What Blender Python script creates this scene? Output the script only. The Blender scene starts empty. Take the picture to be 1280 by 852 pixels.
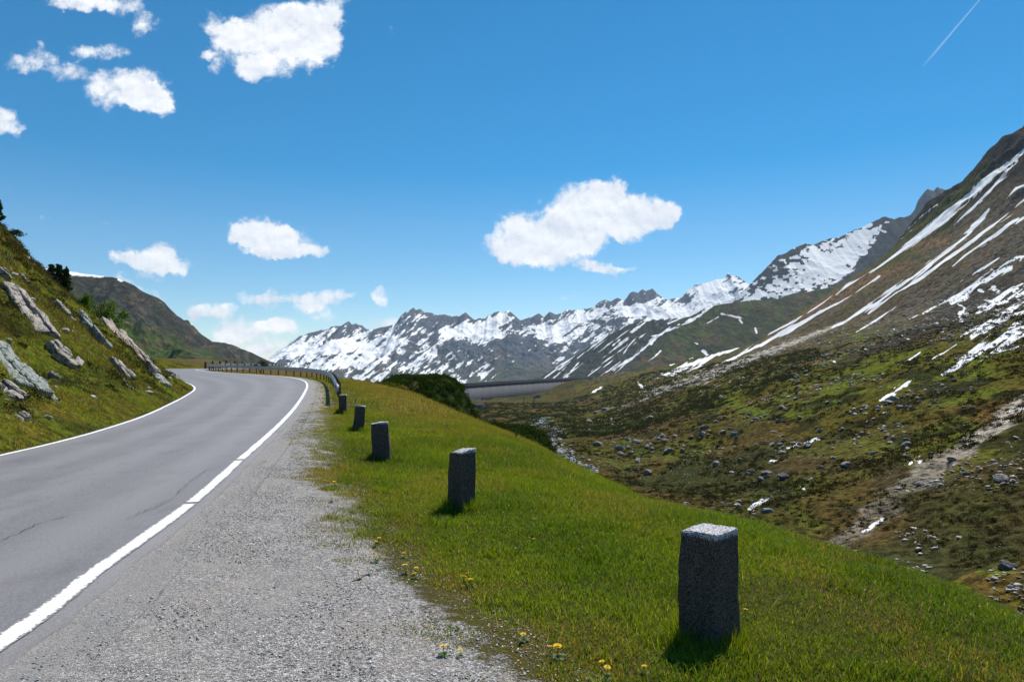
import bpy, bmesh, math, random
import numpy as np
from mathutils import Vector, Matrix, noise as mnoise

random.seed(7)
rng = np.random.default_rng(7)
S = bpy.context.scene
COL = S.collection
R_ = math.radians

# ------------------------------------------------------------------ camera
F_ = 853.0; HZ = 455.0; EYE = 1.6            # focal length and horizon row of the photograph, eye height
cam = bpy.data.cameras.new('camera'); camo = bpy.data.objects.new('camera', cam); COL.objects.link(camo)
camo.location = (0, 0, EYE); camo.rotation_euler = (R_(90), 0, 0)
cam.sensor_width = 36; cam.lens = F_/1280*36; cam.shift_y = (HZ-426)/1280
cam.clip_start = 0.05; cam.clip_end = 40000
S.camera = camo

# ------------------------------------------------------------------ light
SUN_EL, SUN_AZ = 54.0, 30.0                   # azimuth clockwise from +Y (the view direction)
sd = bpy.data.lights.new('sun', 'SUN'); sd.energy = 5.0; sd.angle = R_(0.53); sd.color = (1.0, 0.955, 0.88)
so = bpy.data.objects.new('sun', sd); COL.objects.link(so)
dv = Vector((math.sin(R_(SUN_AZ))*math.cos(R_(SUN_EL)), math.cos(R_(SUN_AZ))*math.cos(R_(SUN_EL)), math.sin(R_(SUN_EL))))
so.rotation_euler = dv.to_track_quat('Z', 'Y').to_euler()
so.location = (0, 0, 60)
S.view_settings.view_transform = 'Standard'; S.view_settings.look = 'None'
S.view_settings.exposure = 0.44; S.view_settings.gamma = 1.0
S.view_settings.use_curve_mapping = False
S.render.engine = 'CYCLES'
S.cycles.use_denoising = True
S.cycles.max_bounces = 6; S.cycles.diffuse_bounces = 3; S.cycles.transparent_max_bounces = 12
S.cycles.volume_bounces = 0

# ------------------------------------------------------------------ node helpers
class NT:
    def __init__(s, nt): s.t = nt; s.n = nt.nodes; s.l = nt.links
    def node(s, typ, **kw):
        n = s.n.new(typ)
        for k, v in kw.items(): setattr(n, k, v)
        return n
    def put(s, sock, v):
        if v is None: return
        if isinstance(v, bpy.types.NodeSocket): s.l.new(v, sock)
        else: sock.default_value = v
    def math(s, op, a, b=None, c=None, clamp=False):
        n = s.node('ShaderNodeMath', operation=op); n.use_clamp = clamp
        for i, v in enumerate((a, b, c)): s.put(n.inputs[i], v)
        return n.outputs[0]
    def vmath(s, op, a, b=None, scale=None):
        n = s.node('ShaderNodeVectorMath', operation=op)
        s.put(n.inputs[0], a)
        if b is not None: s.put(n.inputs[1], b)
        if scale is not None: s.put(n.inputs['Scale'], scale)
        return n.outputs['Value'] if op in ('LENGTH', 'DOT_PRODUCT', 'DISTANCE') else n.outputs[0]
    def noise(s, vec, scale, detail=4, rough=.55, dim='3D', dist=0.0):
        n = s.node('ShaderNodeTexNoise', noise_dimensions=dim)
        s.put(n.inputs['Vector'], vec)
        n.inputs['Scale'].default_value = scale; n.inputs['Detail'].default_value = detail
        n.inputs['Roughness'].default_value = rough; n.inputs['Distortion'].default_value = dist
        return n.outputs['Fac'], n.outputs['Color']
    def voro(s, vec, scale, feature='F1', rnd=1.0):
        n = s.node('ShaderNodeTexVoronoi', feature=feature)
        s.put(n.inputs['Vector'], vec); n.inputs['Scale'].default_value = scale
        n.inputs['Randomness'].default_value = rnd
        return n.outputs
    def maprange(s, v, a, b, c=0.0, d=1.0, smooth=False):
        n = s.node('ShaderNodeMapRange'); n.clamp = True
        if smooth: n.interpolation_type = 'SMOOTHSTEP'
        s.put(n.inputs[0], v); 
        for i, x in enumerate((a, b, c, d)): s.put(n.inputs[i+1], x)
        return n.outputs[0]
    def mix(s, f, a, b, mode='MIX'):
        n = s.node('ShaderNodeMix', data_type='RGBA', blend_type=mode)
        s.put(n.inputs[0], f)
        for i, v in ((6, a), (7, b)):
            if isinstance(v, tuple) and len(v) == 3: v = (*v, 1)
            s.put(n.inputs[i], v)
        return n.outputs[2]
    def attr(s, name):
        n = s.node('ShaderNodeAttribute'); n.attribute_name = name; return n
    def obj(s):
        return s.node('ShaderNodeTexCoord').outputs['Object']
    def scalev(s, vec, xyz):
        n = s.node('ShaderNodeMapping'); s.put(n.inputs[0], vec); n.inputs['Scale'].default_value = xyz; return n.outputs[0]
    def bump(s, h, strength=.5, dist=.1, normal=None):
        n = s.node('ShaderNodeBump'); n.inputs['Strength'].default_value = strength; n.inputs['Distance'].default_value = dist
        s.put(n.inputs['Height'], h)
        if normal is not None: s.put(n.inputs['Normal'], normal)
        return n.outputs[0]

def material(name):
    m = bpy.data.materials.new(name); m.use_nodes = True
    nt = NT(m.node_tree); b = m.node_tree.nodes['Principled BSDF']
    b.inputs['Roughness'].default_value = .85
    b.inputs['Specular IOR Level'].default_value = .25
    return m, nt, b

# ------------------------------------------------------------------ sky: Nishita sky with cumulus laid out by direction
def U(px): return (px-640)/F_
def V(py): return (HZ-py)/F_
def build_world():
    w = bpy.data.worlds.new('World'); S.world = w; w.use_nodes = True
    nt = NT(w.node_tree); bg = w.node_tree.nodes['Background']
    sky = nt.node('ShaderNodeTexSky', sky_type='NISHITA'); sky.sun_disc = False
    sky.sun_elevation = R_(SUN_EL); sky.sun_rotation = R_(SUN_AZ); sky.altitude = 2000
    sky.air_density = 1.0; sky.dust_density = 0.3; sky.ozone_density = 2.2
    hs = nt.node('ShaderNodeHueSaturation'); sat_in = hs.inputs['Saturation']
    hs.inputs['Hue'].default_value = SKY_HUE; hs.inputs['Value'].default_value = SKY_VAL
    nt.put(hs.inputs['Color'], sky.outputs[0])
    base = hs.outputs[0]
    gen = nt.node('ShaderNodeTexCoord').outputs['Generated']
    sx = nt.node('ShaderNodeSeparateXYZ'); nt.put(sx.inputs[0], gen)
    y = nt.math('MAXIMUM', sx.outputs[1], .05)
    nt.put(sat_in, nt.maprange(sx.outputs[2], .0, .30, SKY_SAT[0], SKY_SAT[1]))
    u = nt.math('DIVIDE', sx.outputs[0], y); v = nt.math('DIVIDE', sx.outputs[2], y)
    c = nt.node('ShaderNodeCombineXYZ'); nt.put(c.inputs[0], u); nt.put(c.inputs[1], v)
    uv = c.outputs[0]
    _, w1 = nt.noise(uv, 11.0, 4, .6); _, w2 = nt.noise(uv, 55.0, 4, .65)
    d1 = nt.vmath('SCALE', nt.vmath('SUBTRACT', w1, (.5, .5, .5)), scale=.055)
    d2 = nt.vmath('SCALE', nt.vmath('SUBTRACT', w2, (.5, .5, .5)), scale=.022)
    p = nt.vmath('ADD', nt.vmath('ADD', uv, d1), d2)
    # (centre x, y, half width, half height, density) of every lobe, in the photograph's pixels
    blobs = [
        (100,2,42,14,1.),(150,8,30,14,.7),(182,32,24,14,.55),(172,45,14,8,.5),
        (44,74,32,16,.75),(82,92,30,13,.7),(122,68,34,13,.75),(160,112,52,26,1.),(190,125,28,18,.8),(205,132,12,14,.6),
        (2,150,26,22,.9),
        (345,55,72,44,1.15),(380,30,44,28,1.),(300,45,40,20,.85),(265,25,17,16,.7),(418,12,20,22,.7),(400,60,28,26,.95),
        (272,88,9,12,.6),(262,69,11,6,.55),(318,88,24,14,.7),
        (325,297,40,24,1.15),(355,302,36,20,1.),(390,311,30,7,.75),(303,290,20,18,.9),(330,318,20,9,.8),
        (190,324,48,13,.8),(215,326,26,14,.7),(160,326,22,9,.6),(186,340,20,10,.55),(205,312,22,10,.5),
        (268,387,30,11,.9),(330,373,30,10,.9),(393,373,33,13,1.),(430,372,10,6,.6),(246,394,12,8,.7),
        (318,411,50,15,1.),(356,407,30,12,.8),(285,420,30,12,.7),(345,436,50,9,.6),(296,436,44,9,.6),(406,392,18,6,.5),
        (474,373,15,10,.85),(485,403,26,9,.6),(420,415,24,10,.55),
        (735,262,56,40,1.25),(692,288,58,28,1.05),(790,268,54,26,1.1),(650,308,46,22,1.),(680,312,54,20,1.),(825,270,26,16,.85),
        (640,288,28,16,.6),(762,232,24,14,.8),(700,304,48,14,.9),
        (746,334,34,8,.95),(785,333,18,5,.6),(712,373,15,5,.5),
        (55,270,14,4,.32),(127,283,9,4,.3),(485,40,9,8,.18),(150,355,26,8,.45),(180,368,22,9,.4),(195,376,16,8,.35)]
    dens = None
    for (x, yy, a, b, k) in blobs:
        q = nt.vmath('MULTIPLY', nt.vmath('SUBTRACT', p, (U(x), V(yy), 0)), (F_/(a*1.22), F_/(b*1.22), 0))
        ln = nt.vmath('DOT_PRODUCT', q, q)
        e = nt.math('MULTIPLY_ADD', ln, -k, k, clamp=True)
        dens = e if dens is None else nt.math('ADD', dens, e)
    dens = nt.math('MINIMUM', dens, 1.12)
    nf, _ = nt.noise(uv, 30.0, 9, .66)
    nl, _ = nt.noise(nt.scalev(uv, (1, 1.6, 1)), 12.0, 6, .6)
    dd = nt.math('ADD', dens, nt.math('MULTIPLY', nt.math('SUBTRACT', nf, .5), 2.3))
    inside = nt.maprange(dens, 0.0, .16)
    a = nt.math('MULTIPLY', nt.maprange(dd, .16, 1.0, smooth=True), inside)
    up = nt.vmath('ADD', uv, (.0035, .0085, 0)); up2 = nt.vmath('ADD', uv, (.008, .020, 0))
    nu, _ = nt.noise(up, 30.0, 9, .66); nu2, _ = nt.noise(nt.scalev(up2, (1, 1.6, 1)), 12.0, 6, .6)
    rel_ = nt.math('ADD', nt.math('MULTIPLY', nt.math('SUBTRACT', nf, nu), 1.5), nt.math('MULTIPLY', nt.math('SUBTRACT', nl, nu2), 1.8))
    shade = nt.math('ADD', .62, rel_, clamp=True)
    ccol = nt.mix(shade, (6.6, 7.1, 8.1, 1), (10.6, 10.6, 10.6, 1))
    mixc = nt.mix(nt.math('MULTIPLY', a, .97), base, ccol)
    # a faint contrail high on the right
    A = Vector((U(1228), V(-4))); B = Vector((U(1153), V(84)))
    dvec = (B-A); L = dvec.length; dvec /= L; nrm = Vector((-dvec.y, dvec.x))
    rel = nt.vmath('SUBTRACT', uv, (A.x, A.y, 0))
    al = nt.vmath('DOT_PRODUCT', rel, (dvec.x, dvec.y, 0)); ac = nt.math('ABSOLUTE', nt.vmath('DOT_PRODUCT', rel, (nrm.x, nrm.y, 0)))
    wd = nt.maprange(al, 0.0, L, 1.1/F_, 2.4/F_)
    tr = nt.math('SUBTRACT', 1.0, nt.math('DIVIDE', ac, wd), clamp=True)
    tr = nt.math('MULTIPLY', tr, nt.maprange(al, L*1.02, L*.75, 0, .26))
    tr = nt.math('MULTIPLY', tr, nt.math('GREATER_THAN', al, -.05))
    mixc = nt.mix(tr, mixc, (8.4, 9.2, 10.8, 1))
    # lobes exist only in front
    front = nt.math('GREATER_THAN', sx.outputs[1], .1)
    fin = nt.mix(front, base, mixc)
    nt.put(bg.inputs[0], fin); bg.inputs[1].default_value = .08
SKY_SAT, SKY_HUE, SKY_VAL = (1.22, 1.56), .488, 1.12
build_world()

# ------------------------------------------------------------------ numpy noise
_P = rng.random((256, 256)).astype(np.float32)
def vnoise(x, y, seed=0):
    x = np.asarray(x, dtype=np.float64)+seed*17.31; y = np.asarray(y, dtype=np.float64)+seed*9.73
    xi = np.floor(x).astype(np.int64); yi = np.floor(y).astype(np.int64)
    fx = (x-xi).astype(np.float32); fy = (y-yi).astype(np.float32)
    fx = fx*fx*fx*(fx*(fx*6-15)+10); fy = fy*fy*fy*(fy*(fy*6-15)+10)
    x0 = xi & 255; x1 = (xi+1) & 255; y0 = yi & 255; y1 = (yi+1) & 255
    return (_P[x0, y0]*(1-fx)+_P[x1, y0]*fx)*(1-fy)+(_P[x0, y1]*(1-fx)+_P[x1, y1]*fx)*fy
def fbm(x, y, oct=5, seed=0, gain=.5):
    s = 0; a = 1; t = 0
    for i in range(oct):
        s = s+a*vnoise(x*2**i, y*2**i, seed+i*3); t += a; a *= gain
    return s/t*2-1
def ridged(x, y, oct=5, seed=0, gain=.55):
    s = 0; a = 1; t = 0
    for i in range(oct):
        s = s+a*(1-np.abs(vnoise(x*2**i, y*2**i, seed+i*3)*2-1)); t += a; a *= gain
    return s/t
def sstep(x, a, b):
    t = np.clip((x-a)/(b-a), 0, 1); return t*t*(3-2*t)
def lerp(a, b, t): return a+(b-a)*t

# ------------------------------------------------------------------ mesh helpers
def mesh_obj(name, verts, faces, mat=None, smooth=False, parent=None, **attrs):
    """faces: (n,3) / (n,4) array, or list of such arrays"""
    me = bpy.data.meshes.new(name)
    verts = np.asarray(verts, dtype=np.float32)
    if not isinstance(faces, list): faces = [faces]
    faces = [np.asarray(f, dtype=np.int32) for f in faces if len(f)]
    nl = sum(f.size for f in faces); nf = sum(len(f) for f in faces)
    me.vertices.add(len(verts)); me.vertices.foreach_set('co', verts.ravel())
    me.loops.add(nl); me.loops.foreach_set('vertex_index', np.concatenate([f.ravel() for f in faces]))
    me.polygons.add(nf)
    tot = np.concatenate([np.full(len(f), f.shape[1], dtype=np.int32) for f in faces])
    st = np.concatenate([[0], np.cumsum(tot)[:-1]]).astype(np.int32)
    me.polygons.foreach_set('loop_start', st)
    if smooth: me.polygons.foreach_set('use_smooth', np.ones(nf, dtype=bool))
    for k, v in attrs.items():
        v = np.asarray(v, dtype=np.float32)
        if v.ndim == 2:
            a = me.color_attributes.new(k, 'FLOAT_COLOR', 'POINT')
            if v.shape[1] == 3: v = np.concatenate([v, np.ones((len(v), 1), dtype=np.float32)], 1)
            a.data.foreach_set('color', v.ravel())
        else:
            a = me.attributes.new(k, 'FLOAT', 'POINT'); a.data.foreach_set('value', v)
    me.update(calc_edges=True)
    if mat: me.materials.append(mat)
    o = bpy.data.objects.new(name, me); COL.objects.link(o)
    if parent: o.parent = parent
    return o
def bm_obj(name, bm, mat=None, smooth=False, parent=None):
    me = bpy.data.meshes.new(name); bm.to_mesh(me); bm.free()
    if smooth:
        for p in me.polygons: p.use_smooth = True
    if mat: me.materials.append(mat)
    o = bpy.data.objects.new(name, me); COL.objects.link(o)
    if parent: o.parent = parent
    return o
def struct(o): o['kind'] = 'structure'; return o
def stuff(o, label, cat): o['kind'] = 'stuff'; o['label'] = label; o['category'] = cat; return o
def tag(o, label, cat, group=None):
    o['label'] = label; o['category'] = cat
    if group: o['group'] = group
    return o
def empty(name, loc, rz=0):
    o = bpy.data.objects.new(name, None); COL.objects.link(o); o.location = loc; o.rotation_euler = (0, 0, rz); o.empty_display_size = .3
    return o
def copy_tree(o, parent=None):
    c = o.copy(); COL.objects.link(c); c.parent = parent
    for ch in list(o.children): copy_tree(ch, c)
    return c

# ------------------------------------------------------------------ road line work (metres, seen from above)
def catmull(P, n=14):
    P = np.array(P, float); out = []
    Q = np.vstack([2*P[0]-P[1], P, 2*P[-1]-P[-2]])
    for i in range(1, len(Q)-2):
        for k in range(n):
            t = k/n
            out.append(.5*((2*Q[i])+(-Q[i-1]+Q[i+1])*t+(2*Q[i-1]-5*Q[i]+4*Q[i+1]-Q[i+2])*t*t+(-Q[i-1]+3*Q[i]-3*Q[i+1]+Q[i+2])*t**3))
    out.append(P[-1]); return np.array(out)
RP = catmull([(-2.1,-9),(-2.25,-5),(-2.5,0),(-2.93,3.9),(-3.2,5.25),(-3.7,7.9),(-4.54,11.4),(-5.9,17.05),(-7.76,24.35),(-10.42,34.2),(-12.98,43.25),(-15.33,50.4),
      (-17.66,55.8),(-20.46,60.6),(-23.5,64.4),(-27.5,69.05),(-32.2,74.6),(-37.2,81.6),(-42.0,91),(-44,101),(-42.8,110),(-42.3,118),(-44,130),(-51,155),(-68,200),(-98,270),(-160,460)])
LP = catmull([(-6.2,-9),(-6.6,-4),(-7.2,1),(-8.1,7),(-8.93,11.9),(-9.21,13.55),(-9.81,16.1),(-11.24,20.85),(-13.48,27.05),(-15.38,32.15),(-17.8,38.25),(-20.23,43.25),
      (-23.01,48.1),(-26.0,53.0),(-31.1,60.7),(-36.5,68.0),(-42.5,76.5),(-48.5,88),(-51.3,101),(-50.3,111),(-50,119),(-51.5,131.5),(-58.5,157.5),(-75.5,203),(-105.5,273),(-168,463)])
def resample(P, n):
    d = np.r_[0, np.cumsum(np.hypot(*np.diff(P, axis=0).T))]
    s = np.linspace(0, d[-1], n); return np.c_[np.interp(s, d, P[:, 0]), np.interp(s, d, P[:, 1])]
RPs, LPs = resample(RP, 1200), resample(LP, 1200)
def normals2(P):
    T = np.gradient(P, axis=0); T /= np.linalg.norm(T, axis=1)[:, None]
    return T, np.c_[T[:, 1], -T[:, 0]]       # normal points right of travel
def sdist(P, X, Y):
    """signed distance, positive to the right of the line"""
    T, N = normals2(P)
    X = np.asarray(X, float); Y = np.asarray(Y, float); sh = X.shape
    x = X.ravel(); y = Y.ravel(); out = np.empty(len(x))
    k = int(np.argmax(P[:, 1] > 90)); ii = np.r_[np.arange(0, k, 2), np.arange(k, len(P), 12)]
    C = P[ii]; TN = N[ii]
    for i in range(0, len(x), 100000):
        a = x[i:i+100000, None]-C[None, :, 0]; b = y[i:i+100000, None]-C[None, :, 1]
        d2 = a*a+b*b; j = d2.argmin(1); r = np.arange(len(j))
        da, db = a[r, j], b[r, j]
        nn = da*TN[j, 0]+db*TN[j, 1]
        far = np.sqrt(d2[r, j])
        out[i:i+100000] = np.where(far > 3, np.sign(nn)*far, nn)
    return out.reshape(sh)
def zroad(Y):
    t = np.clip((np.asarray(Y, float)-15)/85, 0, 1); return .9*t*t*(3-2*t)
def gravel_w(Y): return .85+1.85*np.exp(-(np.clip(Y, 1.5, 999)-3.4)/4.0)

GU = [-400, -60, 0, 20, 98, 210, 340, 482, 566, 618, 693, 756, 836, 1000, 1300, 2600]
GZ = [10, .5, 0, 3.5, 33, 62, 93, 189, 241, 294, 358, 410, 490, 640, 900, 1500]
FY = [-50, 40, 60, 200, 600, 1200, 1600, 3000]; FZ = [-17, -18.5, -20, -24, -37, -63, -68, -68]
def height(X, Y, detail=True):
    X = np.asarray(X, float); Y = np.asarray(Y, float)
    near = (Y < 450) & (X < 300) & (X > -400)
    sR = np.full(X.shape, 500.0); sL = np.full(X.shape, 500.0)
    if near.any():
        sR[near] = sdist(RPs, X[near], Y[near]); sL[near] = -sdist(LPs, X[near], Y[near])
    # right-hand embankment and valley
    s = np.maximum(sR, 0)
    zr = zroad(Y)
    gw = gravel_w(Y)
    v = np.maximum(s-gw, 0)
    crest = 5.6-.75*sstep(Y, 7.5, 12)-gw + .25*np.sin(Y*.31)+.2*np.sin(Y*.83+1)
    over = np.maximum(v-crest, 0)
    bank = -.025*s - (.035+.018*sstep(Y, 7.5, 13))*np.minimum(v, crest+2) - np.where(over < 4, .085*over**2, .68*over-1.36)
    zbank = zr+bank
    und = (.07*fbm(X*.6, Y*.6, 3, 5)+.03*fbm(X*2.2, Y*2.2, 2, 6))*sstep(v, 0, 1)
    zbank = zbank+und
    fl = np.interp(Y, FY, FZ)
    Xf = np.interp(Y, [-50, 40, 60, 200, 600, 1200, 1500, 3000], [16, 22, 25, 34, 56, 64, 300, 1600])
    Ux = X-Xf
    if detail:
        wig = 18*fbm(Y/160., X/400., 3, 11)+5*fbm(Y/30., X/90., 2, 12)
        Ux2 = Ux+wig*sstep(Ux, 20, 200)
    else: Ux2 = Ux
    g = np.interp(Ux2, GU, GZ)
    # soften the table's corners
    g = .5*g+.25*np.interp(Ux2-18, GU, GZ)+.25*np.interp(Ux2+18, GU, GZ)
    g = np.where(Ux < 0, g*0+.0, g-np.interp(np.array(0.0), [0], [0]))*sstep(Ux, -5, 25)
    zv = fl+g
    # valley floor relief
    lump = 2.2*fbm(X/38., Y/55., 3, 21)+.8*fbm(X/9., Y/12., 3, 22)
    zv = zv+lump*sstep(Y, 60, 160)+1.1*fbm(X/9., Y/9., 3, 24)*(1-sstep(Y, 60, 160))
    zv = zv+37*np.exp(-((X-140)/78)**2-((Y-1330)/130)**2)
    if detail:
        hgt = sstep(Ux, 30, 320)
        zv = zv+hgt*(9*ridged(Y/120.+X/500., X/420., 4, 31)-5)+1.7*hgt*fbm(X/12., Y/9., 4, 33)+3.0*sstep(Ux, 300, 520)*(ridged(X/38., Y/30., 4, 34)-.6)
        cl = sstep(Ux, 520, 700)
        zv = zv+cl*(52*(ridged(X/110., Y/110., 5, 35)-.62))
        zv = zv+.5*fbm(X/4., Y/4., 3, 37)*sstep(Y, 30, 60)
    w = sstep(sR, 0, 1)
    land = np.where(sR < 499, np.maximum(zbank, zv) if True else zbank, zv)
    # smooth union of bank and valley
    k = 2.5; dlt = np.clip(.5+.5*(zbank-zv)/k, 0, 1)
    land = np.where(sR < 499, lerp(zv, zbank, dlt)+k*dlt*(1-dlt)*sstep(over, 2, 8), zv)
    # scrub-covered knoll beyond the meadow
    kn = np.exp(-(((X+8.6)*.93+(Y-66)*.37)/5.2)**2-(((Y-66)*.93-(X+8.6)*.37)/9.0)**2)
    kn2 = np.exp(-((X+1.0)/6.0)**2-((Y-61)/8.0)**2)
    top1 = .25+.45*fbm(X/2., Y/2., 3, 41); top2 = -4.2+.5*fbm(X/2., Y/2., 3, 42)
    land = np.where(over > .3, lerp(land, np.maximum(land, top1), sstep(kn, .10, .85)), land)
    land = np.where(over > .3, lerp(land, np.maximum(land, top2), sstep(kn2, .10, .85)), land)
    # left cut slope
    e = np.maximum(sL-.25, 0)
    hill = .62*e+.036*e*e
    e0 = 10.8; h0 = .62*e0+.036*e0*e0
    hill = np.where(e > e0, h0+.9*(1-np.exp(-(e-e0)/1.2))+.1*(e-e0), hill)
    hill = hill*(1+.10*fbm(Y/9., X/9., 2, 51))
    if detail:
        hill = hill+sstep(e, .5, 3)*(.55*fbm(X/2.6, Y/2.6, 4, 53)+.5*fbm(X/7., Y/7., 2, 55))
        hill = hill+.06*fbm(X*1.7, Y*1.7, 3, 57)*sstep(e, 0, 1)
    hill = hill*(1-sstep(Y, 74, 120)*.85)
    z = np.where((sL > 0) & (sL < 499) & (np.abs(sL) < np.abs(sR)), zr+hill, land)
    z = np.where((sL <= 0) & (sR <= 0), zr, z)
    return np.minimum(z, 1400+0*z), sR, sL, over
# pixel -> ground
_ry = np.geomspace(2.5, 1600, 5000)
def hits(pxs, pys, ymin=0):
    """first point of the ground seen along each of the photograph's sight lines"""
    out = []
    for px, py in zip(pxs, pys):
        Yq = _ry[_ry > ymin]; Xq = U(px)*Yq
        zq = height(Xq, Yq)[0]; ray = EYE+V(py)*Yq
        i = np.argmax(zq > ray)
        if zq[i] <= ray[i]: out.append(None); continue
        out.append(Vector((float(Xq[i]), float(Yq[i]), float(zq[i]))))
    return out
def hit(px, py, ymin=0): return hits([px], [py], ymin)[0]
def gz(x, y): return float(height(np.array([x]), np.array([y]))[0][0])

# ------------------------------------------------------------------ materials
def m_ground():
    """turf with the gravel shoulder; attribute grav mixes one into the other along a ragged edge"""
    m, nt, b = material('turf_and_gravel'); P = nt.obj()
    col = nt.attr('col').outputs['Color']; gr = nt.attr('grav').outputs['Fac']
    n1, _ = nt.noise(P, 9., 6, .7); n2, _ = nt.noise(P, 60., 4, .7); n3, _ = nt.noise(P, 1.3, 4, .6)
    turf = nt.mix(nt.maprange(n1, .3, .7), nt.mix(.0, col, col), nt.mix(.75, col, (.09, .06, .022)))
    turf = nt.mix(nt.maprange(n2, .35, .65), nt.mix(.55, turf, (.012, .014, .004)), turf)
    v = nt.voro(P, 115.); v2 = nt.voro(P, 60.)
    sep = nt.node('ShaderNodeSeparateColor'); nt.put(sep.inputs[0], v['Color'])
    sep2 = nt.node('ShaderNodeSeparateColor'); nt.put(sep2.inputs[0], v2['Color'])
    t = nt.math('MULTIPLY_ADD', sep.outputs[0], .62, nt.math('MULTIPLY', sep2.outputs[0], .38))
    cr = nt.node('ShaderNodeValToRGB'); nt.put(cr.inputs[0], t)
    e = cr.color_ramp.elements; e[0].position = .12; e[0].color = (.08, .08, .085, 1); e[1].position = .9; e[1].color = (.72, .71, .71, 1)
    k = e.new(.4); k.color = (.26, .25, .25, 1); k = e.new(.66); k.color = (.43, .40, .375, 1)
    gap = nt.maprange(v['Distance'], .35, .75, 1., .55)
    gravel = nt.mix(1., cr.outputs[0], gap, 'MULTIPLY')
    sand = nt.mix(.5, gravel, (.34, .30, .26))
    gravel = nt.mix(nt.maprange(n3, .42, .68), gravel, sand)
    packed = nt.attr('pack').outputs['Fac']
    gravel = nt.mix(nt.math('MULTIPLY', packed, .8), gravel, nt.mix(nt.maprange(n2, .3, .7), (.19, .185, .183), (.30, .29, .285)))
    f = nt.maprange(nt.math('ADD', gr, nt.math('ADD', nt.math('MULTIPLY', nt.math('SUBTRACT', n1, .5), .9), nt.math('MULTIPLY', nt.math('SUBTRACT', n2, .5), .5))), .42, .58)
    nt.put(b.inputs['Base Color'], nt.mix(f, turf, gravel))
    hg = nt.math('MULTIPLY', nt.math('SUBTRACT', 1., v['Distance']), nt.math('SUBTRACT', 1., nt.math('MULTIPLY', packed, .5)))
    h = nt.math('ADD', nt.math('MULTIPLY', hg, f), nt.math('MULTIPLY', n2, 1.6))
    nt.put(b.inputs['Normal'], nt.bump(h, .8, .012, nt.bump(n1, .35, .05)))
    b.inputs['Roughness'].default_value = .95; b.inputs['Specular IOR Level'].default_value = .05
    return m

def m_land(name, fine, coarse, bumpd, warm=.55, snow_noise=.5, speck=(.013, .013, .005), sbump=.6):
    """heath, scree and snow: vertex albedo broken up by noise; attribute snow thresholded with a crisp ragged edge"""
    m, nt, b = material(name); P = nt.obj()
    col = nt.attr('col').outputs['Color']; sn = nt.attr('snow').outputs['Fac']
    n1, _ = nt.noise(P, fine, 6, .68); n2, _ = nt.noise(P, coarse, 5, .62); n3, _ = nt.noise(P, fine*4.5, 4, .7)
    v = nt.voro(P, fine*1.3)
    c = nt.mix(nt.maprange(n2, .35, .68), col, nt.mix(warm, col, nt.mix(1., col, (1.35, .95, .62), 'MULTIPLY')))
    c = nt.mix(nt.maprange(n1, .40, .60), nt.mix(.75, c, speck), nt.mix(1., c, (1.45, 1.45, 1.3), 'MULTIPLY'))
    lt = nt.math('MULTIPLY', nt.maprange(n3, .60, .68), nt.attr('rock').outputs['Fac'])
    c = nt.mix(nt.math('MULTIPLY', lt, .8), c, (.34, .33, .32))
    dk = nt.math('MULTIPLY', nt.maprange(n3, .42, .36), nt.attr('rock').outputs['Fac'])
    c = nt.mix(nt.math('MULTIPLY', dk, .7), c, (.025, .024, .025))
    s = nt.math('ADD', sn, nt.math('MULTIPLY', nt.math('SUBTRACT', n1, .5), snow_noise))
    s = nt.math('ADD', s, nt.math('MULTIPLY', nt.math('SUBTRACT', n3, .5), snow_noise*.7))
    f = nt.maprange(s, .47, .53)
    snow = nt.mix(nt.maprange(n2, .3, .7), (.80, .81, .83), (.70, .70, .70))
    snow = nt.mix(nt.maprange(s, .50, .66), (.50, .47, .43), snow)
    nt.put(b.inputs['Base Color'], nt.mix(f, c, snow))
    h = nt.math('ADD', n1, nt.math('MULTIPLY', n3, .35))
    h = nt.math('MULTIPLY', h, nt.math('SUBTRACT', 1., nt.math('MULTIPLY', f, .85)))
    nt.put(b.inputs['Normal'], nt.bump(h, sbump, bumpd))
    b.inputs['Specular IOR Level'].default_value = .0; b.inputs['Roughness'].default_value = 1.0
    return m

def m_rock(name, c1, c2, scale=1.0, stain=(.05, .055, .035), spk=0.0):
    m, nt, b = material(name); P = nt.obj()
    n1, _ = nt.noise(P, 2.2*scale, 6, .65); n2, _ = nt.noise(P, 14*scale, 6, .7); n4, _ = nt.noise(nt.scalev(P, (1, 1, 5)), 2.5*scale, 4, .6)
    c = nt.mix(nt.maprange(n1, .35, .65), c1, c2)
    c = nt.mix(nt.maprange(n4, .52, .64), c, stain)
    c = nt.mix(nt.maprange(n2, .35, .7), nt.mix(.5, c, (.04, .04, .04)), c)
    v = nt.voro(P, 30*scale, 'DISTANCE_TO_EDGE')
    ve = nt.voro(nt.scalev(P, (.45, 1.6, 1.6)), 1.9*scale, 'DISTANCE_TO_EDGE')['Distance']
    crk = nt.maprange(nt.math('ADD', ve, nt.math('MULTIPLY', n2, .06)), .035, .06, 1, 0)
    c = nt.mix(nt.math('MULTIPLY', crk, .8), c, (.03, .03, .028))
    moss = nt.maprange(nt.noise(P, 3.3*scale, 5, .7)[0], .58, .64)
    c = nt.mix(nt.math('MULTIPLY', moss, .55), c, (.075, .08, .035))
    nt.put(b.inputs['Base Color'], c)
    nt.put(b.inputs['Normal'], nt.bump(nt.math('ADD', nt.math('ADD', n2, n4), nt.math('MULTIPLY', crk, -.8)), .9, .06/scale))
    return m

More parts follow.
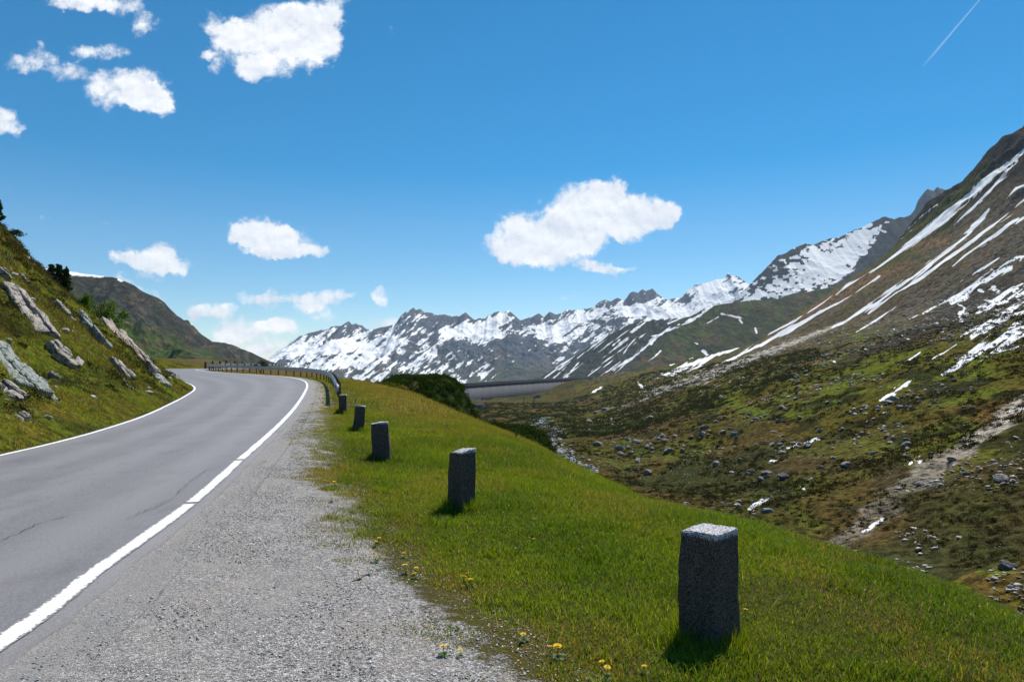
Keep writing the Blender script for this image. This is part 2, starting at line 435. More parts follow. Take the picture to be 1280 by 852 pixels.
def m_granite():
    m, nt, b = material('grey_granite'); P = nt.obj()
    n1, _ = nt.noise(P, 160., 2, .6); n2, _ = nt.noise(P, 9., 5, .65); v = nt.voro(P, 230.)
    sep = nt.node('ShaderNodeSeparateColor'); nt.put(sep.inputs[0], v['Color'])
    cr = nt.node('ShaderNodeValToRGB'); nt.put(cr.inputs[0], sep.outputs[0])
    e = cr.color_ramp.elements; e[0].position = .1; e[0].color = (.012, .012, .014, 1); e[1].position = .97; e[1].color = (.34, .34, .36, 1)
    k = e.new(.5); k.color = (.085, .083, .09, 1)
    c = nt.mix(nt.maprange(n2, .56, .75), cr.outputs[0], (.10, .085, .06))
    c = nt.mix(nt.maprange(nt.noise(P, 19., 5, .65)[0], .61, .64), c, (.20, .20, .16))
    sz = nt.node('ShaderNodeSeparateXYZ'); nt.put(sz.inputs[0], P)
    cap = nt.maprange(nt.math('ADD', sz.outputs[2], nt.math('MULTIPLY', n2, .012)), .668, .684)   # sunlit top painted pale, shaded sides darkened below it
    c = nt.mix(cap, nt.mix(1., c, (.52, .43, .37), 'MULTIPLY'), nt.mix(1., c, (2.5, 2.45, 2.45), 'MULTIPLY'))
    nt.put(b.inputs['Base Color'], c)
    nt.put(b.inputs['Normal'], nt.bump(nt.math('ADD', n1, nt.math('MULTIPLY', n2, 3.)), .7, .006))
    b.inputs['Roughness'].default_value = .75
    return m

def m_leaf(name, transl=.35, rough=.6):
    m, nt, b = material(name)
    col = nt.attr('col').outputs['Color']
    nt.put(b.inputs['Base Color'], col); b.inputs['Roughness'].default_value = rough; b.inputs['Specular IOR Level'].default_value = .3 if rough < .8 else .02
    tr = nt.node('ShaderNodeBsdfTranslucent')
    tcol = nt.mix(1., col, (1.5, 1.35, .6), 'MULTIPLY'); nt.put(tr.inputs[0], tcol)
    mx = nt.node('ShaderNodeMixShader'); mx.inputs[0].default_value = transl
    nt.put(mx.inputs[1], b.outputs[0]); nt.put(mx.inputs[2], tr.outputs[0])
    nt.put(nt.n['Material Output'].inputs[0], mx.outputs[0])
    return m

def m_plain(name, col, rough=.8, metal=0., n=30., amt=.35, spec=.3):
    m, nt, b = material(name); P = nt.obj()
    f, _ = nt.noise(P, n, 5, .65)
    d = tuple(x*(1-amt) for x in col)
    nt.put(b.inputs['Base Color'], nt.mix(nt.maprange(f, .35, .65), d, col))
    b.inputs['Roughness'].default_value = rough; b.inputs['Metallic'].default_value = metal; b.inputs['Specular IOR Level'].default_value = spec
    return m

def m_asphalt():
    m, nt, b = material('grey_asphalt'); P = nt.obj(); w = nt.attr('across').outputs['Fac']
    n1, _ = nt.noise(P, 48., 6, .85); n2, _ = nt.noise(P, .5, 4, .55); n3, _ = nt.noise(P, 110., 3, .8); n5, _ = nt.noise(nt.scalev(P, (1, .35, 1)), 2.4, 5, .7)
    c = nt.mix(nt.maprange(n2, .3, .7), (.112, .108, .115), (.150, .145, .153))
    # tyre-polished bands
    s = nt.math('SINE', nt.math('MULTIPLY', nt.math('ADD', w, nt.math('MULTIPLY', nt.math('SUBTRACT', n2, .5), .12)), 25.1))
    c = nt.mix(nt.maprange(s, -.6, 1., 0, .75), c, (.205, .197, .205))
    seam = nt.maprange(nt.math('ABSOLUTE', nt.math('SUBTRACT', w, nt.math('MULTIPLY_ADD', n2, .01, .485))), .0016, .0030, .55, 0)
    c = nt.mix(seam, c, (.05, .05, .052))
    c = nt.mix(nt.maprange(n1, .3, .7), nt.mix(.5, c, (.03, .03, .035)), nt.mix(.4, c, (.36, .35, .36)))
    c = nt.mix(nt.maprange(n3, .62, .72), c, (.36, .35, .36))
    c = nt.mix(nt.maprange(n5, .52, .70, 0, .38), c, (.085, .08, .082))
    nt.put(b.inputs['Base Color'], c)
    nt.put(b.inputs['Normal'], nt.bump(nt.math('ADD', n1, n3), .45, .010))
    b.inputs['Roughness'].default_value = .66; b.inputs['Specular IOR Level'].default_value = .4
    return m

def m_paint():
    m, nt, b = material('worn_white_paint'); P = nt.obj()
    n1, _ = nt.noise(P, 30., 6, .75); n2, _ = nt.noise(P, 1.4, 3, .5); n3, _ = nt.noise(P, 220., 3, .6)
    e = nt.attr('edge').outputs['Fac']
    wear = nt.math('ADD', n1, nt.math('ADD', nt.math('MULTIPLY', n3, .35), nt.math('MULTIPLY', e, .32)))
    f = nt.maprange(nt.math('ADD', wear, nt.math('MULTIPLY', n2, .25)), .93, 1.02)
    c = nt.mix(nt.maprange(n3, .3, .7), (.66, .66, .65), (.80, .80, .79))
    nt.put(b.inputs['Base Color'], nt.mix(f, c, (.16, .155, .16)))
    nt.put(b.inputs['Normal'], nt.bump(n3, .4, .003)); b.inputs['Roughness'].default_value = .6
    return m

M_LEAF = m_leaf('grass_blades', .42); M_DARKLEAF = m_leaf('dark_foliage', .25, .95)
M_SOLID = m_leaf('stone_chips', 0.0, .85)
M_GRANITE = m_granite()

# ------------------------------------------------------------------ the ground, valley and mountainside: one height field, split by what it is
def stroke(PX, PY, pts, jit=None, soft=1.0):
    """1 on a tapering stroke through pts (x, y, full width), falling to 0 outside"""
    out = np.zeros(PX.shape, np.float32)
    for (x0, y0, w0), (x1, y1, w1) in zip(pts[:-1], pts[1:]):
        mw = max(w0, w1)+6
        sel = np.nonzero((PX > min(x0, x1)-mw) & (PX < max(x0, x1)+mw) & (PY > min(y0, y1)-mw) & (PY < max(y0, y1)+mw))
        if not len(sel[0]): continue
        ax, ay = PX[sel]-x0, PY[sel]-y0; dx, dy = x1-x0, y1-y0; L2 = dx*dx+dy*dy
        t = np.clip((ax*dx+ay*dy)/L2, 0, 1); d = np.hypot(ax-t*dx, ay-t*dy)
        hw = (w0+(w1-w0)*t)*.5
        if jit is not None: hw = hw*(.72+1.1*jit[sel])
        out[sel] = np.maximum(out[sel], np.clip(.5+(hw-d)/(2*soft*np.maximum(hw, 1.0)), 0, 1))
    return out

SLOPE_SNOW = [
 [(1300,178,9),(1280,190,10),(1240,220,12),(1190,262,15),(1150,295,12),(1100,332,6),(1060,357,4),(1020,384,4),(985,405,3),(960,418,2)],
 [(1272,200,8),(1252,222,9),(1225,250,6),(1192,282,2)],
 [(1100,345,3),(1060,372,3),(1030,388,5),(990,410,7),(960,426,7),(920,446,4),(890,458,2)],
 [(1172,255,2),(1150,272,5),(1134,287,3)],
 [(1236,262,4),(1222,280,9),(1205,297,11),(1170,325,9),(1140,347,8),(1100,375,9),(1060,400,6),(1036,410,3)],
 [(1290,242,5),(1270,258,7),(1240,283,8),(1200,312,6),(1160,342,6),(1120,366,5),(1085,392,3)],
 [(1290,228,3),(1270,235,5),(1254,254,2)],
 [(1290,266,7),(1262,280,8),(1240,296,6),(1205,320,4),(1190,334,2)],
 [(1258,317,3),(1230,334,4),(1200,352,2)],
 [(1262,335,9),(1235,346,11),(1208,362,6),(1180,378,5),(1160,388,5),(1136,399,2)],
 [(1290,350,6),(1262,362,7),(1240,376,9),(1222,384,4)],
 [(1222,356,5),(1205,372,7),(1190,380,4)],
 [(1290,374,5),(1262,386,8),(1240,402,9),(1215,412,6),(1200,420,3)],
 [(1300,404,26),(1270,412,30),(1245,428,26),(1222,444,20),(1200,454,15),(1178,469,5)],[(1290,384,10),(1262,396,12),(1236,408,14),(1216,420,8)],[(1290,362,9),(1255,376,12),(1225,390,9)],
 [(1290,430,8),(1262,436,8),(1240,442,3)],
 [(1142,473,4),(1130,482,8),(1112,494,10),(1100,500,3)],[(1104,506,5),(1092,513,4)],
 [(1025,548,4),(1008,552,3),(984,560,3)],[(974,571,4),(960,577,4)],
 [(964,619,3),(950,628,5),(938,635,5)],[(1104,648,6),(1078,664,6)],[(1150,575,7),(1138,578,5)],
 [(1290,510,4),(1262,514,3)],[(912,588,4),(922,590,3)],[(1000,607,4),(1006,612,3)],
 [(930,431,2),(905,440,6),(880,449,10),(856,458,9),(835,467,6),(812,477,2)],[(870,440,2),(850,448,4),(838,456,2)],
 [(880,455,2),(865,462,3),(846,471,2)],[(752,484,2),(742,490,3)],[(797,478,5),(805,486,4)],
 [(1150,440,2),(1138,448,3),(1122,455,2)],[(1196,430,2),(1180,441,3),(1166,448,2)],[(1290,318,3),(1270,322,5),(1250,333,3)],
 [(1120,383,2),(1095,400,3),(1070,415,2)]]
SCREE = [[(1310,492,24),(1260,520,26),(1225,545,24),(1190,572,32),(1160,592,44),(1135,608,34),(1100,640,34),(1060,668,34),(1030,690,30)],
 [(1050,405,5),(960,440,10),(880,468,12),(800,500,7),(742,514,3)],[(980,432,4),(880,476,8),(800,490,4)]]
TAN = [[(1140,330,8),(1080,352,20),(1040,375,18),(1000,398,12),(960,425,8)],[(1130,310,10),(1180,300,14)]]

def build_land():
    ncn = 1180
    a = np.unique(np.concatenate([np.linspace(-2.6, -.86, 60), np.linspace(-.86, .95, ncn), np.linspace(.95, 2.6, 60)]))
    rA = np.geomspace(2.2, 74, 520); rB = np.geomspace(74, 2300, 1120)[1:]
    r = np.concatenate([rA, rB]); OY = -1.5
    A, RR = np.meshgrid(a, r)
    X = A*RR; Y = RR+OY
    Z, sR, sL, over = height(X, Y)
    onroad = (sR <= .16) & (sL <= .08)
    Z = Z-np.where(onroad, .05, 0)-np.where((~onroad) & (sR < .6) & (sR > 0), .02, 0)
    ramp = (sR > .1) & (sR < 3)
    Z = Z+np.where(ramp, .012*fbm(X*3, Y*3, 3, 61), 0)
    PX = 640+F_*X/np.maximum(Y, .5); PY = HZ-F_*(Z-EYE)/np.maximum(Y, .5)
    n1 = fbm(X/1.1, Y/1.1, 4, 71); n2 = fbm(X/4., Y/4., 4, 72); nb = fbm(X/25., Y/40., 4, 73)
    hill = (sL > 0) & (sL < 499) & (np.abs(sL) < np.abs(sR)) & (Y < 120)
    meadow = (over < 5.5) & (sR < 200) & ~hill
    col = np.zeros(X.shape+(3,), np.float32)
    def setc(mask, c): col[mask] = c
    def blend(t, c):
        t = np.clip(t, 0, 1)[..., None]; col[:] = col*(1-t)+np.array(c, np.float32)*t
    # heath on the valley sides
    col[:] = (.068, .064, .012)
    blend(sstep(nb, -.1, .4)*.8, (.095, .060, .022))
    blend(sstep(fbm(X/12., Y/16., 5, 74), .02, .30)*.85, (.082, .105, .014))
    blend(sstep(fbm(X/5., Y/8., 5, 75), .0, .28)*.85, (.018, .020, .010))
    U2 = X-np.interp(Y, FY, [22, 22, 25, 34, 56, 64, 300, 1600][:len(FY)])
    rise = Z-np.interp(Y, FY, FZ)
    scr = sstep(rise+26*fbm(Y/50., X/100., 4, 76), 22, 80)
    blend(scr*.88*(.55+.45*sstep(fbm(X/10., Y/14., 4, 94), -.15, .1)), (.096, .082, .078))
    blend(sstep(rise+30*fbm(Y/70., X/260., 3, 77), 150, 260)*.55*sstep(fbm(Y/45., X/300., 3, 78), -.1, .3), (.078, .052, .030))
    col *= (1-.0*Y[..., None])
    cliffs = sstep(X-20*fbm(X/60., Y/60., 3, 79), 600, 700)*sstep(rise, 240, 330)
    blend(cliffs*.9, (.030, .026, .027))
    # green band along the skyline
    dsk = stroke(PX, PY, [(1240,196,2),(1180,268,46),(1100,338,40),(1040,372,36),(980,402,34),(900,440,24),(840,458,14)], n2)
    blend(sstep(dsk, .3, .7)*.85*(Y > 500), (.052, .060, .014))
    tan = np.zeros(X.shape, np.float32)
    for s in TAN: tan = np.maximum(tan, stroke(PX, PY, s, n2))
    blend(tan*.9*(Y > 300), (.17, .10, .060))
    brn = stroke(PX, PY, [(1215,310,20),(1140,350,40),(1060,400,30),(1000,420,20)], n2)
    blend(brn*.7*(Y > 300), (.085, .062, .026))
    dark = stroke(PX, PY, [(1300,350,70),(1220,380,60),(1160,410,36),(1090,435,14),(1040,455,8)], n2)  # shadow over the hollow, painted into the slope colour
    blend(sstep(dark, .3, .8)*.75*(Y > 100), (.028, .027, .030))
    scree = np.zeros(X.shape, np.float32)
    for s in SCREE: scree = np.maximum(scree, stroke(PX, PY, s, n2*.8))
    scree *= (over > 8)
    blend(sstep(scree, .35, .65), (.29, .28, .275))
    # bright grass patches in the valley
    gp = np.zeros(X.shape, np.float32)
    for s in ([(800,570,26),(860,575,34),(900,560,20)],[(740,560,14),(780,585,18)],[(630,520,10),(690,525,8)],[(1240,640,60),(1180,640,50),(1240,700,60)],[(900,500,14),(960,520,14)]):
        gp = np.maximum(gp, stroke(PX, PY, s, n2))
    blend(sstep(gp+.35*fbm(X/3., Y/5., 4, 92), .35, .8)*.8*(over > 8), (.085, .125, .016))
    vf = sstep(U2, 60, 0)*(Y > 60)
    blend(vf*.55, (.040, .034, .014))
    blend(vf*sstep(fbm(X/18., Y/50., 4, 90), .0, .3)*.8, (.075, .052, .026))
    blend(vf*sstep(fbm(X/22., Y/40., 4, 91), .1, .35)*.8, (.022, .032, .012))
    col *= 1.22
    kd = np.maximum(np.exp(-((X+8.6)/7.)**2-((Y-66)/9.)**2), np.exp(-((X+1)/7.)**2-((Y-61)/9.)**2))
    blend(sstep(kd, .08, .3)*(over > .3), (.020, .036, .008))
    # left hillside
    hcol = np.array((.068, .082, .012), np.float32)
    col[hill] = hcol
    t = (sstep(n1, .0, .45)*.6*hill); blend(t, (.12, .088, .022))
    t = sstep(fbm(X/1.9, Y/1.9, 4, 80)+.02*np.maximum(-sL-0, 0)+.03*np.maximum(sL-5, 0), .12, .42)*.85*hill; blend(t, (.026, .028, .010))
    # meadow
    mt = meadow & (Y < 200)
    col[mt] = (.072, .068, .016)
    blend(sstep(fbm(X/1.4, Y/2.2, 4, 81), .02, .38)*.55*mt, (.115, .095, .020))
    blend(sstep(Y, 24, 45)*sstep(fbm(X/3., Y/6., 3, 82), -.35, .1)*.8*mt, (.16, .085, .026))
    gw = gravel_w(Y)
    s = np.where(sR > 0, sR, 0)
    wide = .22+.40*np.exp(-np.clip(Y-3, 0, 99)/4.)
    grav = np.clip(.5+(gw-s+.42+.34*fbm(X*1.3, Y*1.3, 3, 83))/(2*wide), 0, 1)*mt
    grav[sL > -.0] = 0
    pack = np.clip(1-np.abs(s-.35)/.35, 0, 1)*.6+.45*sstep(fbm(X*.9, Y*.35, 3, 84)-(s-1.1)*.25, .0, .4)
    pack = np.clip(pack, 0, 1)
    snow = np.zeros(X.shape, np.float32)
    th = (PX*.60+PY*.80); al = (PX*.80-PY*.60)
    js = fbm(th/3.0, al/34., 3, 85)
    fr = fbm(th/1.9, al/48., 3, 88)
    for st in [[(a_, b_, w_*.78) for a_, b_, w_ in q_] for q_ in SLOPE_SNOW]: snow = np.maximum(snow, stroke(PX, PY, st, js))
    fq = fbm(PX/7., PY/3.2, 4, 89)
    snow = np.where(snow > .02, snow+.45*fr+np.where(PY > 465, .95*fq, .0), 0)
    snow = np.clip(snow, 0, 1)
    snow *= (Y > 45) & (over > 8)
    # a few thin avalanche streaks high on the slope
    stv = fbm(th/5.5, al/55., 3, 86)
    snow = np.maximum(snow, sstep(stv-.10*sstep(rise, 400, 200), .50, .62)*.60*sstep(rise, 110, 200))
    hb = (dark > .45)*(Y > 100)
    snow = np.maximum(snow, sstep(fbm(PX/14.+PY/22., PY/5.-PX/18., 4, 87), .22, .46)*.66*hb)
    rock = np.clip(.25+.6*scr+scree-.6*cliffs, 0, 1)*(Y > 40)*(~meadow)*(~hill)
    rock = np.maximum(rock, hill*.25*sstep(n2, .1, .4))
    rz = [v.reshape(-1) for v in (grav, pack, snow, rock.astype(np.float32))]
    nr, nc = X.shape
    idx = np.arange(nr*nc).reshape(nr, nc)
    q = np.stack([idx[:-1, :-1], idx[:-1, 1:], idx[1:, 1:], idx[1:, :-1]], -1).reshape(-1, 4)
    fh = hill[:-1, :-1].ravel(); fm = meadow[:-1, :-1].ravel() & (Y[:-1, :-1].ravel() < 200)
    slope = (rise > 6)[:-1, :-1].ravel() & (U2 > 0)[:-1, :-1].ravel()
    V3 = np.stack([X, Y, Z], -1).reshape(-1, 3); C3 = col.reshape(-1, 3)
    m_g = m_ground()
    m_h = m_land('hillside_turf', 5.0, .8, .10, speck=(.016, .018, .006))
    m_v = m_land('heath_and_scree', .9, .05, .6, warm=.4, snow_noise=.62)
    m_s = m_land('mountainside', .22, .02, 2.6, warm=.4, snow_noise=.22, speck=(.020, .017, .012))
    far = (Y > 330)[:-1, :-1].ravel()
    for nm, mask, mt_ in (('roadside_ground', fm & ~fh, m_g), ('left_hillside', fh, m_h), ('valley_ground', ~fh & ~fm & ~(slope & far), m_v), ('mountain_slope', ~fh & ~fm & slope & far, m_s)):
        f = q[mask]; used = np.zeros(nr*nc, bool); used[f.ravel()] = True
        mp = np.cumsum(used)-1
        o = mesh_obj(nm, V3[used], mp[f], mt_, smooth=True, col=C3[used], grav=rz[0][used], pack=rz[1][used], snow=rz[2][used], rock=rz[3][used])
        struct(o)
build_land()

# ------------------------------------------------------------------ far mountains: solid ridges at their own distances
def mountain_range(name, sky, D, W, base, cols, rows, colfn, mat, amp=60, freq=1/500., prof=1.25, seed=100, sk=.0, pad=(0, 0), fac=.35):
    sky = np.array(sky, float)
    px = np.linspace(sky[0, 0]-pad[0], sky[-1, 0]+pad[1], cols)
    py = np.interp(px, sky[:, 0], sky[:, 1])
    py = py+sk*fbm(px/5., px*0, 4, seed)
    Dc = D(px) if callable(D) else np.full(cols, float(D))
    ridge = EYE+V(py)*Dc
    v = np.concatenate([np.linspace(-.55, -.04, 8), np.linspace(0, 1, rows)**1.0])
    PXg, Vg = np.meshgrid(px, v)
    Yg = Dc[None]-W*Vg
    Xg = U(PXg)*Dc[None]*(1-fac*Vg*W/Dc[None])
    t = np.clip(1-np.abs(Vg)*np.where(Vg < 0, 1.6, 1), 0, 1)
    h = ridge[None]-base
    Zg = base+h*t**prof
    env = np.clip(np.abs(Vg)*6, 0, 1)*np.clip((1-Vg)*3, 0, 1)
    rg = ridged(Xg*freq, Yg*freq*.45, 6, seed+1)-.6
    rg2 = ridged(Xg*freq*2.3+Yg*freq, Yg*freq*1.1, 5, seed+2)-.6
    Zg = Zg+amp*env*(rg*1.5+rg2*.5)
    # nothing below the ridge line may stick out above it as seen from the road
    lim = EYE+(ridge[None]-EYE)*(Yg/Dc[None])
    Zg = np.where(Vg > 0, np.minimum(Zg, lim-.5-8*np.clip(Vg*10, 0, 1)), Zg)
    PXv = 640+F_*Xg/Yg; PYv = HZ-F_*(Zg-EYE)/Yg
    col, snow, rock = colfn(PXv, PYv, Xg, Yg, Zg, t, rg)
    nr, nc = Xg.shape; idx = np.arange(nr*nc).reshape(nr, nc)
    q = np.stack([idx[1:, :-1], idx[1:, 1:], idx[:-1, 1:], idx[:-1, :-1]], -1).reshape(-1, 4)
    o = mesh_obj(name, np.stack([Xg, Yg, Zg], -1).reshape(-1, 3), q, mat, smooth=True,
                 col=col.reshape(-1, 3), snow=snow.ravel(), rock=rock.ravel())
    return struct(o)
def cmix(shape, base): return np.broadcast_to(np.array(base, np.float32), shape+(3,)).copy()
def cb(col, t, c):
    t = np.clip(t, 0, 1)[..., None]; return (col*(1-t)+np.array(c, np.float32)*t).astype(np.float32)

def build_far():
    m_far = m_land('far_rock_and_snow', .03, .0035, 9, warm=.12, snow_noise=.30, speck=(.032, .036, .048))
    m_mid = m_land('near_peaks_rock', .05, .006, 8, warm=.25, snow_noise=.36, speck=(.035, .036, .03))
    # the central snowy range
    sky3 = [(250,462),(300,455),(330,450),(344,446),(354,438),(366,430),(379,420),(388,416),(396,413),(408,411),(419,407),(428,407),(436,401),(440,406),(445,404),(452,406),(458,412),(467,411),(478,408),(490,406),(497,404),(502,396),(507,389),(511,391),(516,383),(520,387),(526,386),(530,390),(537,390),(548,394),(555,393),(565,396),(574,395),(582,390),(587,394),(593,399),(607,397),(614,392),(621,390),(628,391),(635,388),(642,393),(650,400),(660,397),(667,395),(674,392),(680,396),(687,390),(695,393),(702,392),(708,386),(716,388),(726,387),(740,385),(748,378),(757,374),(764,376),(772,372),(780,376),(787,366),(793,364),(798,366),(803,361),(808,364),(815,360),(820,366),(828,371),(835,375),(843,373),(850,372),(858,364),(868,357),(877,355),(886,352),(896,349),(902,349),(907,347),(910,341),(914,345),(920,344),(928,349),(937,355),(950,362),(990,372),(1040,380)]
    def c3(px, py, X, Y, Z, t, rg):
        col = cmix(px.shape, (.066, .076, .098))
        n = fbm(px/30., py/14., 4, 201)
        col = cb(col, sstep(t+.12*n, .42, .12)*.9, (.050, .062, .034))
        col = cb(col, sstep(fbm(px/22., py/9., 4, 202), .05, .4)*.6*(t < .5), (.10, .08, .072))
        al = px*.78-py*.62; pe = px*.62+py*.78
        s1 = fbm(pe/3.4, al/15., 5, 203, .68); s2 = fbm(px/8., py/4.0, 5, 204, .68); s3 = ridged(pe/7., al/26., 4, 205)-.62
        left = sstep(px, 640, 470)
        s1 = s1*(1+.8*left); bias = -.20-.06*left+.30*sstep(t, .12, .75)-.30*sstep(t, .86, .985)+.26*left*sstep(t, .03, .3)-.22*(1-left)*sstep(t, .42, .12)
        bias = bias+.06*sstep(px, 690, 740)*sstep(t, .35, .6)
        # dark buttress faces: the main pyramid, the serrated left crest and the twin summits
        for (cx, cy, ax, ay, k) in ((520,410,26,22,.5),(556,402,28,9,.45),(640,412,24,11,.42),(412,416,34,12,.5),(443,408,16,9,.3),(466,428,16,10,.3),(498,446,14,6,.45),(690,396,14,5,.3),(655,440,30,12,.3),(745,400,10,8,.25),(790,374,16,8,.3),(815,373,14,10,.35),(720,428,20,10,.2),(570,432,34,10,.22),(860,372,8,7,.2)):
            bias = bias-k*np.exp(-((px-cx+(py-cy)*.5)/ax)**2-((py-cy)/ay)**2)
        for (cx, cy, ax, ay, k) in ((400,436,36,9,.45),(450,424,22,10,.4),(365,440,16,8,.4),(478,440,16,20,.28),(430,456,50,7,.3),(590,412,34,7,.5),(622,398,14,6,.5),(655,412,16,8,.35),(690,412,26,7,.45),(700,425,22,6,.4),(770,390,26,9,.5),(835,388,30,10,.5),(900,358,22,10,.6),(870,362,16,7,.4),(560,415,14,6,.3),(735,395,16,7,.4),(545,440,10,20,.15)):
            bias = bias+k*np.exp(-((px-cx+(py-cy)*.5)/ax)**2-((py-cy)/ay)**2)
        sn = .5+(.70*s1+.55*s2+.30*s3-1.15*rg+bias+.02)*1.8
        rock = np.full(px.shape, .45, np.float32)
        return col, np.clip(sn, 0, 1).astype(np.float32), rock
    mountain_range('snowy_mountain_range', sky3, 6200, 2600, -160, 1150, 330, c3, m_far, amp=120, freq=1/620., prof=1.12, seed=210, sk=1.6, fac=.5)
    # distant blue peak
    def cp(px, py, X, Y, Z, t, rg):
        return cmix(px.shape, (.075, .075, .08)), (.35*fbm(px/3., py/3., 3, 221)+.30).astype(np.float32)+0*px.astype(np.float32), np.full(px.shape, .4, np.float32)
    mountain_range('distant_peak', [(1080,330),(1110,300),(1128,280),(1143,262),(1147,251),(1153,243),(1160,236),(1167,238),(1172,234),(1180,236),(1196,248),(1230,262),(1270,300)], 4600, 1500, 0, 200, 120, cp, m_mid, amp=70, freq=1/260., seed=222, sk=1.5)
    # snowy shoulder on the right of the pass
    sky1 = [(820,420),(850,405),(880,395),(915,378),(935,358),(943,350),(950,343),(958,334),(965,327),(972,320),(982,316),(992,310),(1007,304),(1015,306),(1025,302),(1043,297),(1052,295),(1062,290),(1075,285),(1088,279),(1097,274),(1103,271),(1110,272),(1118,274),(1124,271),(1130,272),(1138,269),(1160,268),(1200,270),(1260,290)]
    def c1(px, py, X, Y, Z, t, rg):
        col = cmix(px.shape, (.048, .052, .062))
        col = cb(col, sstep(py+6*fbm(px/20., py/9., 3, 230), 368, 385), (.055, .055, .022))
        s = fbm(px/7., py/4., 5, 231, .62)*1.15; al = px*.8-py*.6; pe = px*.6+py*.8
        s = s+.25*fbm(pe/5., al/22., 3, 232)
        bias = np.full(px.shape, -.45)
        for (cx, cy, ax, ay, k) in ((1062,312,26,22,1.1),(1030,330,36,18,1.0),(1002,352,36,13,.95),(1055,345,24,14,.85),(962,362,22,10,.9),(940,372,16,8,.9),(1040,322,26,16,.4),(1082,292,14,12,1.0),(990,335,18,10,.6)):
            bias = bias+k*np.exp(-(((px-cx)*.8-(py-cy)*.4)/ax)**2-(((py-cy)+(px-cx)*.35)/ay)**2)
        bias = bias-1.2*sstep(px-(py-300)*-.9, 1092, 1104)+0
        bias = bias-.7*sstep(py, 374, 388)
        return col, np.clip(.5+(s*1.0+bias*.58-.10)*1.5, 0, 1).astype(np.float32), np.full(px.shape, .45, np.float32)
    mountain_range('snowy_shoulder', sky1, 3400, 1300, -90, 460, 260, c1, m_mid, amp=30, freq=1/330., prof=1.05, seed=240, sk=1.3)
    # dark olive spur in front of it
    sky2 = [(640,484),(660,477),(677,470),(700,456),(725,441),(745,428),(760,418),(778,409),(795,403),(815,400),(840,398),(862,396),(880,386),(900,380),(920,377),(945,375),(962,376),(985,370),(1010,365),(1040,358),(1080,352),(1140,345)]
    def c2(px, py, X, Y, Z, t, rg):
        col = cmix(px.shape, (.040, .046, .015))
        col = cb(col, sstep(fbm(px/16., py/9., 4, 251), .0, .35)*.9, (.085, .058, .032))
        col = cb(col, sstep(fbm(px/13., py/8., 4, 252), .10, .4)*.8, (.060, .078, .018))
        bound = 862-(py-395)*1.1          # left of this line: darker rock with streaks of snow
        lf = sstep(px+5*fbm(px/9., py/9., 3, 253), bound+6, bound-10)
        col = cb(col, lf*.85, (.036, .042, .044))
        al = px*.80-py*.60; pe = px*.60+py*.80
        s = fbm(pe/3.2, al/22., 5, 254, .6)
        bias = -.46+.13*lf+.22*lf*sstep(t, .6, .95)
        sn = np.minimum(.5+(s*.9+bias)*1.5, .40)
        sn = np.maximum(sn, lf*(.5+(fbm(pe/2.4, al/26., 4, 256)-.30-.02)*1.8))
        for st in ([(850,405,3),(838,412,8),(826,418,6),(815,420,2)],[(880,378,2),(868,388,7),(850,398,8),(836,404,5)],[(905,368,4),(880,390,9),(860,402,7),(845,410,3)],[(818,424,3),(806,434,5),(790,448,6),(776,456,4),(766,464,2)],[(797,420,2),(786,432,4),(778,444,2)],[(826,438,3),(818,446,3),(810,451,2)],[(820,422,6),(814,430,7)],[(878,438,8),(884,444,6)],[(902,392,7),(930,398,2)],[(925,400,7),(928,404,5)],[(944,410,4),(946,416,3)],[(868,428,2),(872,430,3)],[(898,396,5),(880,406,2)],[(862,448,4),(866,447,5)],[(760,418,3),(745,430,6),(732,440,3)],[(775,424,2),(765,432,4)],[(690,474,3),(708,458,3)],[(712,466,2),(724,452,3)]):
            st = [(a_, b_, w_*.62) for a_, b_, w_ in st]
            sn = np.maximum(sn, stroke(px, py, st, fbm(px/7., py/4., 3, 255)))
        return col, np.clip(sn, 0, 1).astype(np.float32), np.full(px.shape, .2, np.float32)
    mountain_range('olive_spur', sky2, 2700, 700, -80, 560, 260, c2, m_mid, amp=34, freq=1/260., prof=1.0, seed=260, sk=1.2)
    # left mountain, dark crags above green slopes
    sky4 = [(-260,330),(-100,318),(0,326),(60,334),(86,339),(105,342),(131,345),(145,347),(160,353),(170,358),(178,364),(190,369),(199,373),(206,378),(212,385),(220,393),(232,402),(242,411),(253,419),(264,427),(272,427),(280,428),(291,431),(303,436),(319,443),(332,449),(350,456),(380,466),(420,476),(470,490),(540,505),(600,512)]
    def c4(px, py, X, Y, Z, t, rg):
        col = cmix(px.shape, (.046, .078, .016))
        col = cb(col, sstep(fbm(px/20., py/10., 4, 271), .0, .3)*.7, (.060, .056, .024))
        up = sstep(py+12*fbm(px/16., py/12., 4, 272)-(px-150)*.42, 408, 380)
        col = cb(col, up*.92, (.034, .036, .044))
        al = px*.72+py*.69; pe = px*.69-py*.72
        col = cb(col, sstep(fbm(pe/4., al/30., 4, 273), .05, .4)*.55, (.018, .024, .013))
        col = cb(col, sstep(fbm(px/10.+7, py/6., 4, 275), .15, .4)*.5*(t > .8), (.12, .085, .055))
        sn = .5+(-.5+1.2*np.exp(-((py-(343+(px-110)*.10))/3.2)**2)*sstep(px, 142, 120)+.5*fbm(px/9., py/1.8, 3, 274))*1.3
        sn = np.maximum(sn, stroke(px, py, [(148,349,3),(158,355,3)], None))
        sn = np.minimum(sn, 1-(py > 352)*.9)
        return col, np.clip(sn, 0, 1).astype(np.float32), .25+.5*up.astype(np.float32)
    mountain_range('left_mountain', sky4, 1050, 640, -75, 620, 300, c4, m_land('left_mountain_rock', .10, .012, 5.0, warm=.15, snow_noise=.3, speck=(.03, .03, .024)), amp=62, freq=1/120., prof=1.15, seed=280, sk=1.0, fac=.2)
build_far()
